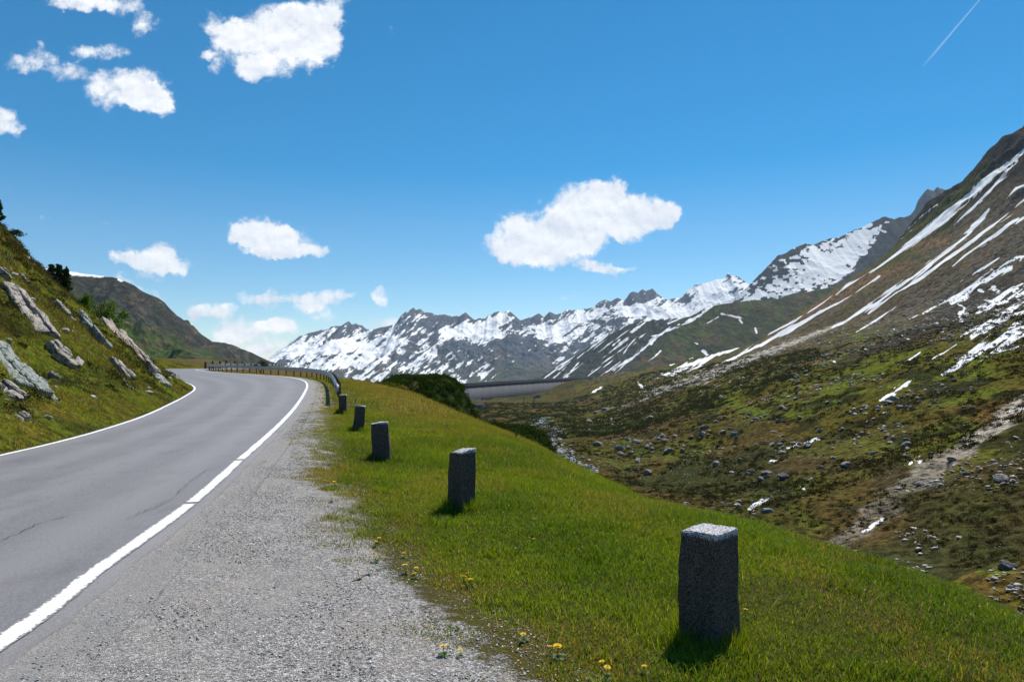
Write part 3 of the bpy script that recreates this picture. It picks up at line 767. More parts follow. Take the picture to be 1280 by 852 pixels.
def build_haze():
    m = bpy.data.materials.new('mountain_air'); m.use_nodes = True; n = m.node_tree.nodes; n.clear()
    v = n.new('ShaderNodeVolumePrincipled'); o = n.new('ShaderNodeOutputMaterial'); m.node_tree.links.new(v.outputs[0], o.inputs['Volume'])
    v.inputs['Color'].default_value = (.62, .80, 1, 1); v.inputs['Density'].default_value = HAZE; v.inputs['Anisotropy'].default_value = .1
    bm = bmesh.new(); bmesh.ops.create_cube(bm, size=1)
    for q in bm.verts: q.co = Vector((q.co.x*19000, 3900+q.co.y*9000, 700+q.co.z*1900))
    h = bm_obj('haze', bm, m); h['kind'] = 'stuff'; h['label'] = 'thin blue mountain air over the whole valley'; h['category'] = 'haze'
HAZE = 3.5e-5
build_haze()

# ------------------------------------------------------------------ road surface, painted lines, cracks
def strip(name, P0, P1, n_across, z_off, mat, skirt=0.0, crown=0.0, **kw):
    n = len(P0); t = np.linspace(0, 1, n_across)
    X = P0[:, None, 0]*(1-t)+P1[:, None, 0]*t; Y = P0[:, None, 1]*(1-t)+P1[:, None, 1]*t
    Z = zroad(Y)+z_off+crown*(1-(2*t-1)**2)[None]
    Vv = np.stack([X, Y, Z], -1); ac = np.broadcast_to(t, X.shape).copy()
    if skirt:
        l = Vv[:, :1].copy(); r = Vv[:, -1:].copy(); l[..., 2] -= skirt; r[..., 2] -= skirt
        Vv = np.concatenate([l, Vv, r], 1); ac = np.concatenate([ac[:, :1], ac, ac[:, -1:]], 1)
    nr, nc = Vv.shape[:2]; idx = np.arange(nr*nc).reshape(nr, nc)
    q = np.stack([idx[:-1, :-1], idx[:-1, 1:], idx[1:, 1:], idx[1:, :-1]], -1).reshape(-1, 4)
    return mesh_obj(name, Vv.reshape(-1, 3), q, mat, smooth=not skirt or True, across=ac.ravel(), **kw)
def offs(P, d):
    T, N = normals2(P); return P+N*(np.asarray(d)[:, None] if np.ndim(d) else d)
M_ASPH = m_asphalt(); M_PAINT = m_paint()
nR = RPs[(RPs[:, 1] < 210)]; nL = LPs[(LPs[:, 1] < 212)]
nR = resample(nR, 1500); nL = resample(nL, 1500)
dl = np.r_[0, np.cumsum(np.hypot(*np.diff(nR, axis=0).T))]
rag = .20+.035*fbm(dl*1.3, dl*0, 4, 301)+.03*fbm(dl*9, dl*0, 3, 302)-.08*np.clip((dl-60)/40, 0, 1)
struct(strip('road', offs(nL, -.10-.05*vnoise(dl*3, dl*0)), offs(nR, rag), 26, .003, M_ASPH, skirt=.07, crown=.03))
# painted edge lines; the right one is broken by two old joints
def line(P, w, gaps, name, seed):
    d = np.r_[0, np.cumsum(np.hypot(*np.diff(P, axis=0).T))]
    obj_parts = []
    fine = resample(P, int(d[-1]/.06)); df = np.linspace(0, d[-1], len(fine))
    keep = np.ones(len(fine), bool)
    for g0, g1 in gaps: keep &= ~((df > g0) & (df < g1))
    a = -w/2+.006*fbm(df*14, df*0, 4, seed); b = w/2+.010*fbm(df*11, df*0, 4, seed+1)+.012*fbm(df*1.1, df*0, 3, seed+3)
    t = np.linspace(0, 1, 5); T, N = normals2(fine)
    off = a[:, None]*(1-t)+b[:, None]*t
    XY = fine[:, None]+N[:, None]*off[..., None]
    # follow the cambered asphalt: height from the distance inwards
    Z = zroad(XY[..., 1])+.0125
    Vv = np.concatenate([XY, Z[..., None]], -1)
    idx = np.arange(len(fine)*5).reshape(-1, 5)
    q = np.stack([idx[:-1, :-1], idx[:-1, 1:], idx[1:, 1:], idx[1:, :-1]], -1)[keep[:-1] & keep[1:]].reshape(-1, 4)
    edge = np.broadcast_to(np.abs(2*t-1)**4, XY.shape[:2]).ravel()
    return struct(mesh_obj(name, Vv.reshape(-1, 3), q, M_PAINT, edge=edge))
def arc_at(P, y):
    d = np.r_[0, np.cumsum(np.hypot(*np.diff(P, axis=0).T))]; return float(d[np.argmax(P[:, 1] > y)])
g1, g2 = arc_at(nR, 7.75), arc_at(nR, 11.2)
line(nR, .162, [(g1, g1+.09), (g2, g2+.14)], 'road_edge_line', 311)
line(nL, .13, [], 'road_edge_line', 321)
# hairline cracks wandering over the asphalt
M_TAR = m_plain('crack_tar', (.035, .034, .036), .7)
def flat(px, py, z=.0):
    Y = np.arange(2.5, 80, .02); gY = (EYE-zroad(Y)-z)/Y-(py-HZ)/F_; i = np.argmax(gY < 0); return U(px)*Y[i], Y[i]
def crack(pts, w, seed):
    P = np.array([flat(*p) for p in pts]); P = resample(P, max(30, int(np.hypot(*np.diff(P, axis=0).T).sum()/.04)))
    d = np.arange(len(P))*.04; T, N = normals2(P)
    P = P+N*(.10*fbm(d*2.3, d*0, 6, seed, .75))[:, None]
    T, N = normals2(P); ww = w*(.4+.8*vnoise(d*5, d*0, seed+1))*np.clip(np.minimum(np.arange(len(d)), np.arange(len(d))[::-1])/6, .05, 1)
    A = P-N*ww[:, None]/2; B = P+N*ww[:, None]/2
    cz = lambda Q: zroad(Q[:, 1])+.003+.03+.0025+Q[:, 1]*.0002
    Vv = np.concatenate([np.c_[A, cz(A)], np.c_[B, cz(B)]]); n = len(P); i = np.arange(n-1)
    struct(mesh_obj('road_crack', Vv, np.c_[i, i+n, i+n+1, i+1], M_TAR))
for k, (pts, w) in enumerate([([(-5,684),(25,670),(60,654)],.009),([(0,605),(40,603),(75,600),(120,595),(170,592),(196,590)],.007),
        ([(160,655),(185,640),(213,627),(228,629)],.008),([(222,622),(236,606),(256,590),(285,583)],.008),([(60,654),(90,648)],.008),([(30,500),(90,545)],.0)]):
    if w: crack(pts, w, 331+k*3)

# ------------------------------------------------------------------ loose chippings on the shoulder (nobody could count them)
def octa():
    v = np.array([(1,0,0),(-1,0,0),(0,1,0),(0,-1,0),(0,0,1),(0,0,-1)], float)
    f = np.array([(0,2,4),(2,1,4),(1,3,4),(3,0,4),(2,0,5),(1,2,5),(3,1,5),(0,3,5)]); return v, f
def rockets(pos, size, flat_=.6, name='stones', cols=None, mat=None, sub=0, parent=None):
    """many low stones merged: pos (n,3), size (n,)"""
    v, f = octa()
    if sub:
        mid = {}; vv = [tuple(x) for x in v]; ff = []
        def m(i, j):
            k = (min(i, j), max(i, j))
            if k not in mid:
                p = (np.array(vv[i])+np.array(vv[j]))/2; p = p/np.linalg.norm(p)*.92; mid[k] = len(vv); vv.append(tuple(p))
            return mid[k]
        for a, b, c in f:
            ab, bc, ca = m(a, b), m(b, c), m(c, a); ff += [(a, ab, ca), (ab, b, bc), (ca, bc, c), (ab, bc, ca)]
        v = np.array(vv); f = np.array(ff)
    n = len(pos); nv = len(v)
    L = v[None]*(.65+.7*rng.random((n, nv, 1)))
    sc = size[:, None]*np.c_[.8+.7*rng.random(n), .7+.4*rng.random(n), flat_*(.6+.6*rng.random(n))]
    L = L*sc[:, None]
    th = rng.random(n)*6.283; c, s = np.cos(th)[:, None], np.sin(th)[:, None]
    tl = (rng.random(n)-.5)*.8; ct, stt = np.cos(tl)[:, None], np.sin(tl)[:, None]
    x, z = L[..., 0]*ct-L[..., 2]*stt, L[..., 0]*stt+L[..., 2]*ct
    L = np.stack([x*c-L[..., 1]*s, x*s+L[..., 1]*c, z], -1)+pos[:, None]
    F = (f[None]+(np.arange(n)*nv)[:, None, None]).reshape(-1, 3)
    return mesh_obj(name, L.reshape(-1, 3), F, mat, parent=parent, col=np.repeat(cols, nv, 0))
def right_of_road(y, s):
    """points s metres right of the line at forward distance y"""
    T, N = normals2(RPs); k = int(np.argmax(RPs[:, 1] > 100)); f = lambda a: np.interp(y, RPs[:k, 1], a[:k])
    return f(RPs[:, 0])+f(N[:, 0])*s, y+f(N[:, 1])*s
n = 60000
yy = 2.2+20*rng.random(n)**2.2; gwid = gravel_w(yy)
ss = .30+(gwid+.35)*rng.random(n)**.75
x, y = right_of_road(yy, ss)
keep = vnoise(x*1.2, y*1.2, 5) > .25-.3*(ss/gwid > .7); x, y, ss = x[keep], y[keep], ss[keep]
z = height(x, y)[0]
sz = (.0022+.0065*rng.random(len(x))**3.5)*(1+y*.05)
g = (.16+.50*rng.random((len(x), 1))**1.3)*np.array([[1, .97, .94]])*(1+.08*(rng.random((len(x), 3))-.5))
stuff(rockets(np.c_[x, y, z+sz*.25], sz, .42, 'gravel_chippings', g, M_SOLID), 'loose grey stone chippings scattered over the gravel shoulder', 'gravel')

# ------------------------------------------------------------------ grass
def blades(name, x, y, z, h, w, lean, colr, mat=M_LEAF, label=None, mid=True):
    n = len(x); th = rng.random(n)*6.283; la = rng.random(n)*6.283
    wx, wy = np.cos(th)*w/2, np.sin(th)*w/2
    lx, ly = np.cos(la)*lean*h, np.sin(la)*lean*h
    b = np.c_[x, y, z-.01]
    v0 = b+np.c_[-wx, -wy, 0*x]; v1 = b+np.c_[wx, wy, 0*x]
    tip = b+np.c_[lx, ly, h*np.sqrt(np.clip(1-lean**2*.7, .1, 1))]
    if mid:
        mp = b+np.c_[lx*.35, ly*.35, h*.58]
        v2 = mp+np.c_[wx*.75, wy*.75, 0*x]; v3 = mp-np.c_[wx*.75, wy*.75, 0*x]
        Vv = np.stack([v0, v1, v2, v3, tip], 1).reshape(-1, 3); k = 5
        base = np.arange(n)*5
        F = [np.c_[base, base+1, base+2, base+3], np.c_[base+3, base+2, base+4]]
    else:
        Vv = np.stack([v0, v1, tip], 1).reshape(-1, 3); k = 3; base = np.arange(n)*3
        F = np.c_[base, base+1, base+2]
    o = mesh_obj(name, Vv, F, mat, smooth=False, col=np.repeat(colr, k, 0))
    if label: stuff(o, label, 'grass')
    return o
G1 = np.array([.076, .138, .006]); G2 = np.array([.160, .205, .010]); G3 = np.array([.20, .155, .040]); G4 = np.array([.036, .070, .008]); G5 = np.array([.25, .21, .09])
def grass_cols(x, y, brown):
    n = len(x); a = vnoise(x*1.1, y*.8, 91)[:, None]; r = rng.random((n, 1))
    c = G1*(1-a)+G2*a
    p = sstep(vnoise(x*.55, y*.45, 93), .52, .75)[:, None]; c = c*(1-p*.4)+G4*p*.4
    br = np.clip(brown+.45*sstep(vnoise(x*1.3, y*.9, 95)+.35*vnoise(x*4, y*4, 97), .70, 1.05), 0, 1)[:, None]
    sel = (rng.random((n, 1)) < br*.75); c = np.where(sel, G3*(.7+.6*rng.random((n, 1))), c)
    sel = (rng.random((n, 1)) < .035); c = np.where(sel, G5, c)
    return c*(.62+.76*r)*np.array([1.26, 1.27, 1.15])
def meadow(n, y0, y1, pw, hr, wr, mid, name, label):
    yy = y0+(y1-y0)*rng.random(n)**pw
    gw = gravel_w(yy); ss = gw-.6+(9.8-gw)*rng.random(n)
    x, y = right_of_road(yy, ss)
    keep = np.abs(x/np.maximum(y, .1)) < 1.05
    ins = ss-gw+.55*(vnoise(x*2.1, y*2.1, 81)-.5)+.5*(vnoise(x*7, y*7, 82)-.5)
    keep &= rng.random(n) < sstep(ins, -.42, .40)
    x, y, ins, ss = x[keep], y[keep], ins[keep], ss[keep]; n = len(x)
    z = height(x, y)[0]
    tall = sstep(vnoise(x*.5, y*.5, 99), .5, .8)*sstep(ins, .8, 2.5)+1.1*sstep(vnoise(x*3.1, y*3.1, 98), .62, .9)
    ed = sstep(ins, -.1, .9)
    h = (hr[0]+(hr[1]-hr[0])*rng.random(n)**1.5)*(.45+.55*ed)*(1+.8*tall+.5*sstep(ss, 5.5, 7.5))
    w = wr*(.6+.8*rng.random(n))*(1+.0*y)
    brown = .85*(1-ed)+(.40+.75*sstep(ss, 2.5, 4.5))*sstep(y, 15, 30)
    return blades(name, x, y, z, h, w, .25+.6*rng.random(n), grass_cols(x, y, brown), label=label, mid=mid)
meadow(520000, 2.0, 10.5, .85, (.022, .062), .0062, True, 'meadow_grass', 'short green meadow grass around the nearest kerb stones')
meadow(470000, 8.5, 25, 1., (.035, .09), .0095, False, 'meadow_grass', 'green grass of the roadside verge farther up the road')
meadow(190000, 23, 75, .9, (.05, .14), .022, False, 'meadow_grass', 'reddish brown grass on the crest beside the guardrail')
# longer tufts left by the mower round the foot of each kerb stone
for (kx, ky, _), kw in zip([tuple(hit(*q)) for q in ((887, 803), (577, 636), (477.5, 575), (447.5, 539), (429, 517.5))], (.2, .18, .2, .18, .17)):
    n = 1500; th = rng.random(n)*6.283; r_ = kw*(.75+.75*rng.random(n)**1.6); x = kx+np.cos(th)*r_; y = ky+np.sin(th)*r_; z = height(x, y)[0]
    blades('tall_grass_tuft', x, y, z, (.06+.12*rng.random(n))*(.5+vnoise(x*6, y*6, 461)), .0045+.0006*y, .2+.5*rng.random(n), grass_cols(x, y, .05), label='longer grass tufts round the foot of a kerb stone', mid=False)
# longer pale stalks standing above the turf
n = 9000; yy = 2.4+40*rng.random(n)**1.4; ss = gravel_w(yy)+.4+8*rng.random(n); x, y = right_of_road(yy, ss)
k = vnoise(x*.7, y*.7, 451) > .42; x, y, ss = x[k], y[k], ss[k]; z = height(x, y)[0]; n = len(x)
blades('grass_stalks', x, y, z, .09+.13*rng.random(n), .0022+.00035*y, .15+.75*rng.random(n), np.array([.34, .30, .13])*(.5+.9*rng.random((n, 1))), label='thin straw-coloured stalks standing above the meadow grass', mid=False)
n = 900; yy = 4+36*rng.random(n); ss = gravel_w(yy)+1+6*rng.random(n); x, y = right_of_road(yy, ss); z = height(x, y)[0]
k = vnoise(x*.5, y*.5, 453) > .5; x, y, z = x[k], y[k], z[k]
stuff(rockets(np.c_[x, y, z+.07], .004+.0006*y, .5, 'meadow_flowers', (np.array([[.75, .72, .50]])*(.7+.3*rng.random((len(x), 1)))), M_SOLID), 'tiny pale yellow flowers speckled through the meadow', 'flowers')
# cut slope on the left
def left_of_road(y, s):
    T, N = normals2(LPs); k = int(np.argmax(LPs[:, 1] > 100)); f = lambda a: np.interp(y, LPs[:k, 1], a[:k])
    return f(LPs[:, 0])-f(N[:, 0])*s, y-f(N[:, 1])*s
def hillgrass(n, y0, y1, smax, hr, wr, name, label):
    yy = y0+(y1-y0)*rng.random(n)**.9; ss = .12+smax*rng.random(n)**1.05
    x, y = left_of_road(yy, ss); z, sR, sL, ov = height(x, y)
    k = (sL > .05) & (sL < 30); x, y, z, s = x[k], y[k], z[k], sL[k]; n = len(x)
    cl = vnoise(x*1.6, y*1.6, 111)
    h = (hr[0]+(hr[1]-hr[0])*rng.random(n)**1.6)*(.4+1.1*cl)*(.5+.5*sstep(s, 0, 1.2))
    c = grass_cols(x, y, .22+.0*s)
    dk = sstep(vnoise(x*.85, y*.85, 113)+.25*vnoise(x*3.1, y*3.1, 114)+.02*s, .66, .86)[:, None]
    c = c*(1-dk)+np.array([.022, .030, .010])*dk*(.6+.8*rng.random((n, 1)))
    rb = sstep(vnoise(x*.6, y*.6, 115), .58, .75)[:, None]*(rng.random((n, 1)) < .5); c = np.where(rb > .4, np.array([.13, .075, .025])*(.6+.6*rng.random((n, 1))), c)
    return blades(name, x, y, z, h, wr*(.6+.8*rng.random(n)), .3+.6*rng.random(n), c, label=label, mid=False)
hillgrass(240000, 6, 30, 19, (.05, .20), .015, 'hillside_grass', 'tufted grass and heath on the near end of the left bank')
hillgrass(160000, 28, 85, 17, (.08, .30), .032, 'hillside_grass', 'rough grass on the far nose of the left bank')

# ------------------------------------------------------------------ rough granite kerb stones
def kerb_stone(px, py_base, w, d, h, rot, lean, seed, slope=(0, 0), label=''):
    p = hit(px, py_base); hs_ = h/.70; h = .70
    bm = bmesh.new(); bmesh.ops.create_cube(bm, size=1)
    bmesh.ops.subdivide_edges(bm, edges=bm.edges[:], cuts=1, use_grid_fill=True)
    H = h+.12
    for v in bm.verts:
        v.co.x *= w; v.co.y *= d; v.co.z = (v.co.z+.5)*H-.12
        t = v.co.z/h
        if v.co.z > h*.9: v.co.z += slope[0]*v.co.x+slope[1]*v.co.y
        k = 1+.06*(1-t); v.co.x *= k; v.co.y *= k
        if t > .9:
            cr_ = abs(mnoise.noise(Vector((math.copysign(1, v.co.x)*3.1+seed, math.copysign(1, v.co.y)*2.3, seed*.7)))) if abs(v.co.x) > w*.3 and abs(v.co.y) > d*.3 else 0
            v.co.z -= .040*cr_; v.co.x *= 1-.14*cr_; v.co.y *= 1-.14*cr_
        v.co += Vector(mnoise.noise_vector(Vector((v.co.x*4+seed, v.co.y*4, v.co.z*3))))*.022
    bmesh.ops.bevel(bm, geom=[e for e in bm.edges if e.calc_face_angle(0) > .8], offset=.012, segments=2, profile=.6, affect='EDGES')
    bmesh.ops.triangulate(bm, faces=bm.faces[:])
    bmesh.ops.subdivide_edges(bm, edges=[e for e in bm.edges if e.calc_length() > .03], cuts=3, use_grid_fill=True)
    bmesh.ops.subdivide_edges(bm, edges=[e for e in bm.edges if e.calc_length() > .022], cuts=1, use_grid_fill=True)
    bm.normal_update()
    for v in bm.verts:
        q = v.co*9+Vector((seed, seed*2, 0)); q2 = v.co*38+Vector((seed, 0, seed))
        v.co += v.normal*(.011*mnoise.noise(q*.6)+.006*mnoise.noise(q2))
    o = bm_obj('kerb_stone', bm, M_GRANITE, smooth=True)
    o.scale.z = hs_; o.location = p-Vector((0, 0, .01)); o.rotation_euler = (lean[0], lean[1], rot)
    tag(o, label, 'kerb stone', 'granite kerb stones along the verge')
    return o
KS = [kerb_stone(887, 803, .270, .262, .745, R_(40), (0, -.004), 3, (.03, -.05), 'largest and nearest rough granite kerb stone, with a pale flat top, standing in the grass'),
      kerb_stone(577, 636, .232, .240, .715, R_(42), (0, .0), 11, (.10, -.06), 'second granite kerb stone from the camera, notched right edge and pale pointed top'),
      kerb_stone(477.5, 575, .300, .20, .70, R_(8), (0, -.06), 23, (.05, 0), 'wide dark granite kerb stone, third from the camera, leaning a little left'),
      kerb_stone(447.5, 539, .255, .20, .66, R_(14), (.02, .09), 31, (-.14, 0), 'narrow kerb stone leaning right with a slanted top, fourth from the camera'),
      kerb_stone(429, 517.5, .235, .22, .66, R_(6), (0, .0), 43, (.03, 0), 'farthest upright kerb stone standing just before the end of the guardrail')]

# ------------------------------------------------------------------ guardrail
M_GALV = m_plain('weathered_galvanised_steel', (.50, .51, .52), .5, .35, 6., .25, .5)
M_POST = m_plain('dark_steel_post', (.08, .075, .07), .7, .3, 9., .3)
M_WOOD = m_plain('weathered_wood', (.16, .13, .10), .85, 0, 14., .5)
def path_z(P): return height(P[:, 0], P[:, 1])[0]
def make_rail():
    y0 = 26.5; kstart = int(np.argmax(RPs[:, 1] > y0)); kend = int(np.argmax(RPs[:, 1] > 128))
    P = offs(RPs[kstart:kend], 1.35*np.ones(kend-kstart)+np.linspace(.15, 0, kend-kstart))
    L = np.hypot(*np.diff(P, axis=0).T).sum(); P = resample(P, int(L/.35)); T, N = normals2(P)
    z = zroad(P[:, 1])+.62
    prof = [(-.02,.155),(-.012,.15),(-.05,.12),(-.075,.085),(-.05,.05),(-.012,.02),(-.012,-.02),(-.05,-.05),(-.075,-.085),(-.05,-.12),(-.012,-.15),(-.02,-.155)]
    root = empty('guardrail', (float(P[0, 0]), float(P[0, 1]), float(z[0]-.62)))
    tag(root, 'long grey steel guardrail on short dark posts around the outside of the bend', 'guardrail')
    org = np.array(root.location)
    rows = []
    for (dx, dz) in prof+[(x+.006, zz) for x, zz in prof[::-1]]:
        rows.append(np.c_[P+N*dx, z+dz])
    Vv = np.stack(rows, 1); n, k = Vv.shape[:2]; idx = np.arange(n*k).reshape(n, k); idn = np.roll(idx, -1, 1)
    q = np.stack([idx[:-1], idn[:-1], idn[1:], idx[1:]], -1).reshape(-1, 4)
    mesh_obj('rail_beam', Vv.reshape(-1, 3)-org, q, M_GALV, smooth=True, parent=root)
    # blunt rounded end piece
    bm = bmesh.new(); bmesh.ops.create_cube(bm, size=1)
    for vv_ in bm.verts: vv_.co = Vector((vv_.co.x*.17, vv_.co.y*.42, vv_.co.z*.33))
    bmesh.ops.bevel(bm, geom=bm.edges[:], offset=.05, segments=3, affect='EDGES')
    e_ = bm_obj('end_piece', bm, M_GALV, True, root); e_.location = (.02, -.16, .62); e_.rotation_euler = (0, 0, R_(14))
    d = np.r_[0, np.cumsum(np.hypot(*np.diff(P, axis=0).T))]
    base = None
    for s in np.arange(.2, d[-1], 1.9):
        x, y = np.interp(s, d, P[:, 0]), np.interp(s, d, P[:, 1]); tx, ty = np.interp(s, d, T[:, 0]), np.interp(s, d, T[:, 1])
        if base is None:
            bm = bmesh.new(); bmesh.ops.create_cube(bm, size=1)
            for v in bm.verts: v.co = Vector((v.co.x*.07, v.co.y*.10, (v.co.z+.5)*1.15-.35))
            bmesh.ops.bevel(bm, geom=bm.edges[:], offset=.008, segments=1, affect='EDGES')
            # spacer block behind the beam
            g = bmesh.ops.create_cube(bm, size=1)
            for v in g['verts']: v.co = Vector((v.co.x*.10-.07, v.co.y*.07, v.co.z*.22+.62))
            base = bm_obj('post', bm, M_POST, False, root); o = base
        else:
            o = base.copy(); COL.objects.link(o); o.parent = root
        o.location = Vector((x+ty*.11, y-tx*.11, float(zroad(y))))-root.location
        o.rotation_euler = (0, 0, math.atan2(ty, tx)-R_(90))
    return root
make_rail()
# low stone posts on the outer edge of the far bend, seen against the mountain
def small_posts():
    proto = None
    for k, (px, hgt, wh) in enumerate([(257, .9, 'first from the left'), (266, 1.0, 'second from the left'), (275, 1.0, 'third from the left'), (283, 1.1, 'fourth and tallest'), (294, 1.0, 'fifth from the left'), (303, .9, 'last one on the right')]):
        Y = 104+k*2.2; X = U(px)*Y; z = gz(X, Y)
        if proto is None:
            bm = bmesh.new(); bmesh.ops.create_cube(bm, size=1)
            for v in bm.verts: v.co = Vector((v.co.x*.32*(1-.2*(v.co.z+.5)), v.co.y*.3, (v.co.z+.5)*1.0-.02))
            bmesh.ops.bevel(bm, geom=bm.edges[:], offset=.03, segments=2, affect='EDGES')
            proto = bm_obj('marker_post', bm, M_POST); o = proto
        else: o = proto.copy(); COL.objects.link(o)
        o.location = (X, Y, max(z, zroad(Y))-.05); o.scale = (1, 1, hgt*1.25)
        tag(o, 'small dark marker post beyond the far bend of the guardrail, '+wh, 'post', 'marker posts beyond the far bend')
small_posts()

# ------------------------------------------------------------------ rock slabs in the cut slope
M_SLAB = [m_rock('pale_schist', (.34, .30, .27), (.54, .48, .43), 1.6), m_rock('green_grey_schist', (.27, .31, .28), (.42, .45, .42), 1.4), m_rock('rusty_schist', (.36, .27, .22), (.56, .47, .41), 1.7)]
def slab(x0, y0, x1, y1, wpx, mi, th, seed, label):
    wpx *= 1.3
    a, b = hit(x0, y0), hit(x1, y1)
    if a is None or b is None: print('slab miss', x0, y0, x1, y1); return
    if (a-b).length > 14 or abs(a.y-b.y) > 9:
        b = Vector((b.x, b.y, b.z)); a2 = a.copy()
        yy = min(a.y, b.y)+3; print('long slab', label, a, b)
    c = (a+b)/2; ax = (b-a); L = ax.length; ax.normalize()
    e = 1.2
    nrm = Vector((gz(c.x-e, c.y)-gz(c.x+e, c.y), gz(c.x, c.y-e)-gz(c.x, c.y+e), 2*e)).normalized()
    ay = nrm.cross(ax).normalized(); nrm = ax.cross(ay).normalized()
    view = Vector((c.x, c.y, 0)).normalized(); sidev = Vector((view.y, -view.x, 0))
    # width across the slab that gives the wanted apparent width
    ap = math.hypot(ay.dot(sidev), (ay-view*ay.dot(view)).z)
    w = wpx*c.y/F_/max(ap, .45)
    g = random.Random(int(seed*10)); bm = bmesh.new()
    ns = max(2, min(5, int(round(w/.45)))); q0 = -w/2
    for j in range(ns):
        q1 = q0+w/ns*g.uniform(.8, 1.2); mid = 1-abs((j+.5)/ns*2-1)
        x = -L/2*g.uniform(.75, 1.05)*(.7+.3*mid); xe = L/2*g.uniform(.75, 1.05)*(.7+.3*mid)
        lift = th*g.uniform(.18, .55)*(.45+.65*mid); tilt = g.uniform(-.25, .35)
        while x < xe-.15:
            bl = min(xe-x, L*g.uniform(.22, .55)); bm2 = bmesh.new(); bmesh.ops.create_cube(bm2, size=1)
            hh = lift*g.uniform(.75, 1.15); sk = g.uniform(-.3, .3)
            for v in bm2.verts:
                c0 = v.co.copy()
                v.co = Vector((x+bl/2+c0.x*bl*.985+c0.y*sk*(q1-q0), (q0+q1)/2+c0.y*(q1-q0)*g.uniform(.88, 1.06), (hh+tilt*c0.y*(q1-q0)+g.uniform(-.10, .10)*hh-.10*c0.x*bl*g.random()) if c0.z > 0 else -.55))
            bmesh.ops.bevel(bm2, geom=bm2.edges[:], offset=.035, segments=1, affect='EDGES')
            bmesh.ops.triangulate(bm2, faces=bm2.faces[:])
            for rep in range(3): bmesh.ops.subdivide_edges(bm2, edges=[e for e in bm2.edges if e.calc_length() > .16], cuts=1, use_grid_fill=False); bmesh.ops.triangulate(bm2, faces=bm2.faces[:])
            for v in bm2.verts:
                q3 = v.co*2.2+Vector((seed, j, 0)); v.co += Vector(mnoise.noise_vector(q3))*.055+Vector(mnoise.noise_vector(q3*4.1))*.028
            me_ = bpy.data.meshes.new('t'); bm2.to_mesh(me_); bm2.free(); bm.from_mesh(me_); bpy.data.meshes.remove(me_)
            x += bl
            if g.random() < .22: x += g.uniform(.05, .2)
        q0 = q1
    o = bm_obj('rock_outcrop', bm, M_SLAB[mi], False)
    M = Matrix((ax, ay, nrm)).transposed().to_4x4(); M.translation = c+nrm*.05
    o.matrix_world = M
    tag(o, label, 'rock outcrop', 'rock slabs in the left bank')
SL = [(4,352,66,430,20,0,.55,'long pale streaked slab high on the left bank at the picture edge'),
      (60,425,84,450,9,0,.4,'short pale block just below the long streaked slab'),
      (-14,436,56,502,40,1,.6,'big grey green slab low on the left bank, the largest pale face'),
      (-6,480,36,505,12,0,.4,'thin broken ledge directly under the big grey green slab'),
      (16,518,38,532,8,0,.3,'small light stone in the grass near the road, lowest on the bank'),
      (80,354,112,384,15,0,.5,'twin pale blocks on the skyline of the left bank under the small conifers'),
      (68,378,90,402,8,0,.35,'narrow pale sliver left of the middle of the bank'),
      (100,392,114,408,7,1,.35,'small grey ledge between the skyline blocks and the pinkish slab'),
      (104,402,136,438,15,1,.5,'grey lichen-spotted slab just left of the large pinkish slab'),
      (132,408,192,472,34,2,1.0,'large pinkish slab on the right end of the left bank'),
      (170,440,190,462,10,1,.5,'dark jagged rocks on top of the large pinkish slab'),
      (190,466,208,484,9,1,.4,'grey rock running down to the road at the nose of the bank'),
      (66,438,102,462,9,0,.4,'broken pale stones in the grass at the middle of the bank'),
      (152,476,164,488,3.5,0,.25,'thin pale stone standing in the grass below the pinkish slab'),
      (-4,334,14,350,10,0,.4,'pale rock half buried at the left picture edge below the skyline'),
      (62,466,76,476,5,0,.25,'small pale stone between the big grey green slab and the road'),
      (24,344,34,354,5,0,.3,'small pale rock just above the long streaked slab'),
      (138,448,168,478,7,0,.4,'narrow pale ledge along the lower edge of the pinkish slab')]
for k, (x0, y0, x1, y1, w, mi, th, lb) in enumerate(SL): slab(x0, y0, x1, y1, w, mi, th, 5.3*k+1, lb)

# ------------------------------------------------------------------ foliage
def leaf_cloud(c, r, n, size, colA, colB, squash=(1, 1, 1), shell=.55, lumps=5, seed=0):
    """leaf-sized faces through the volume of an uneven crown: returns (verts, cols), 3 verts a leaf"""
    g = np.random.default_rng(seed)
    cen = g.normal(size=(lumps, 3))*.42; cen[0] = 0; rad = .45+.35*g.random(lumps)
    k = g.integers(0, lumps, n); d = g.normal(size=(n, 3)); d /= np.linalg.norm(d, axis=1)[:, None]
    rr = rad[k]*(shell+(1-shell)*g.random(n))
    p = (cen[k]+d*rr[:, None])*np.array(squash)*r
    p = p+np.array(c)
    a = g.normal(size=(n, 3)); a /= np.linalg.norm(a, axis=1)[:, None]; b = np.cross(a, g.normal(size=(n, 3))); b /= np.linalg.norm(b, axis=1)[:, None]
    s = size*(.6+.8*g.random((n, 1)))
    Vv = np.stack([p+a*s, p-a*s*.5+b*s*.55, p-a*s*.5-b*s*.55], 1)
    t = g.random((n, 1)); c_ = (np.array(colA)*(1-t)+np.array(colB)*t)*(.7+.6*g.random((n, 1)))
    return Vv.reshape(-1, 3), np.repeat(c_, 3, 0)
def leaf_obj(name, chunks, parent=None, mat=M_DARKLEAF, fl=None):
    Vv = np.concatenate([c[0] for c in chunks]); C = np.concatenate([c[1] for c in chunks])
    if fl is not None: Vv[:, 2] = np.maximum(Vv[:, 2], fl)
    return mesh_obj(name, Vv, np.arange(len(Vv)).reshape(-1, 3), mat, parent=parent, col=C)
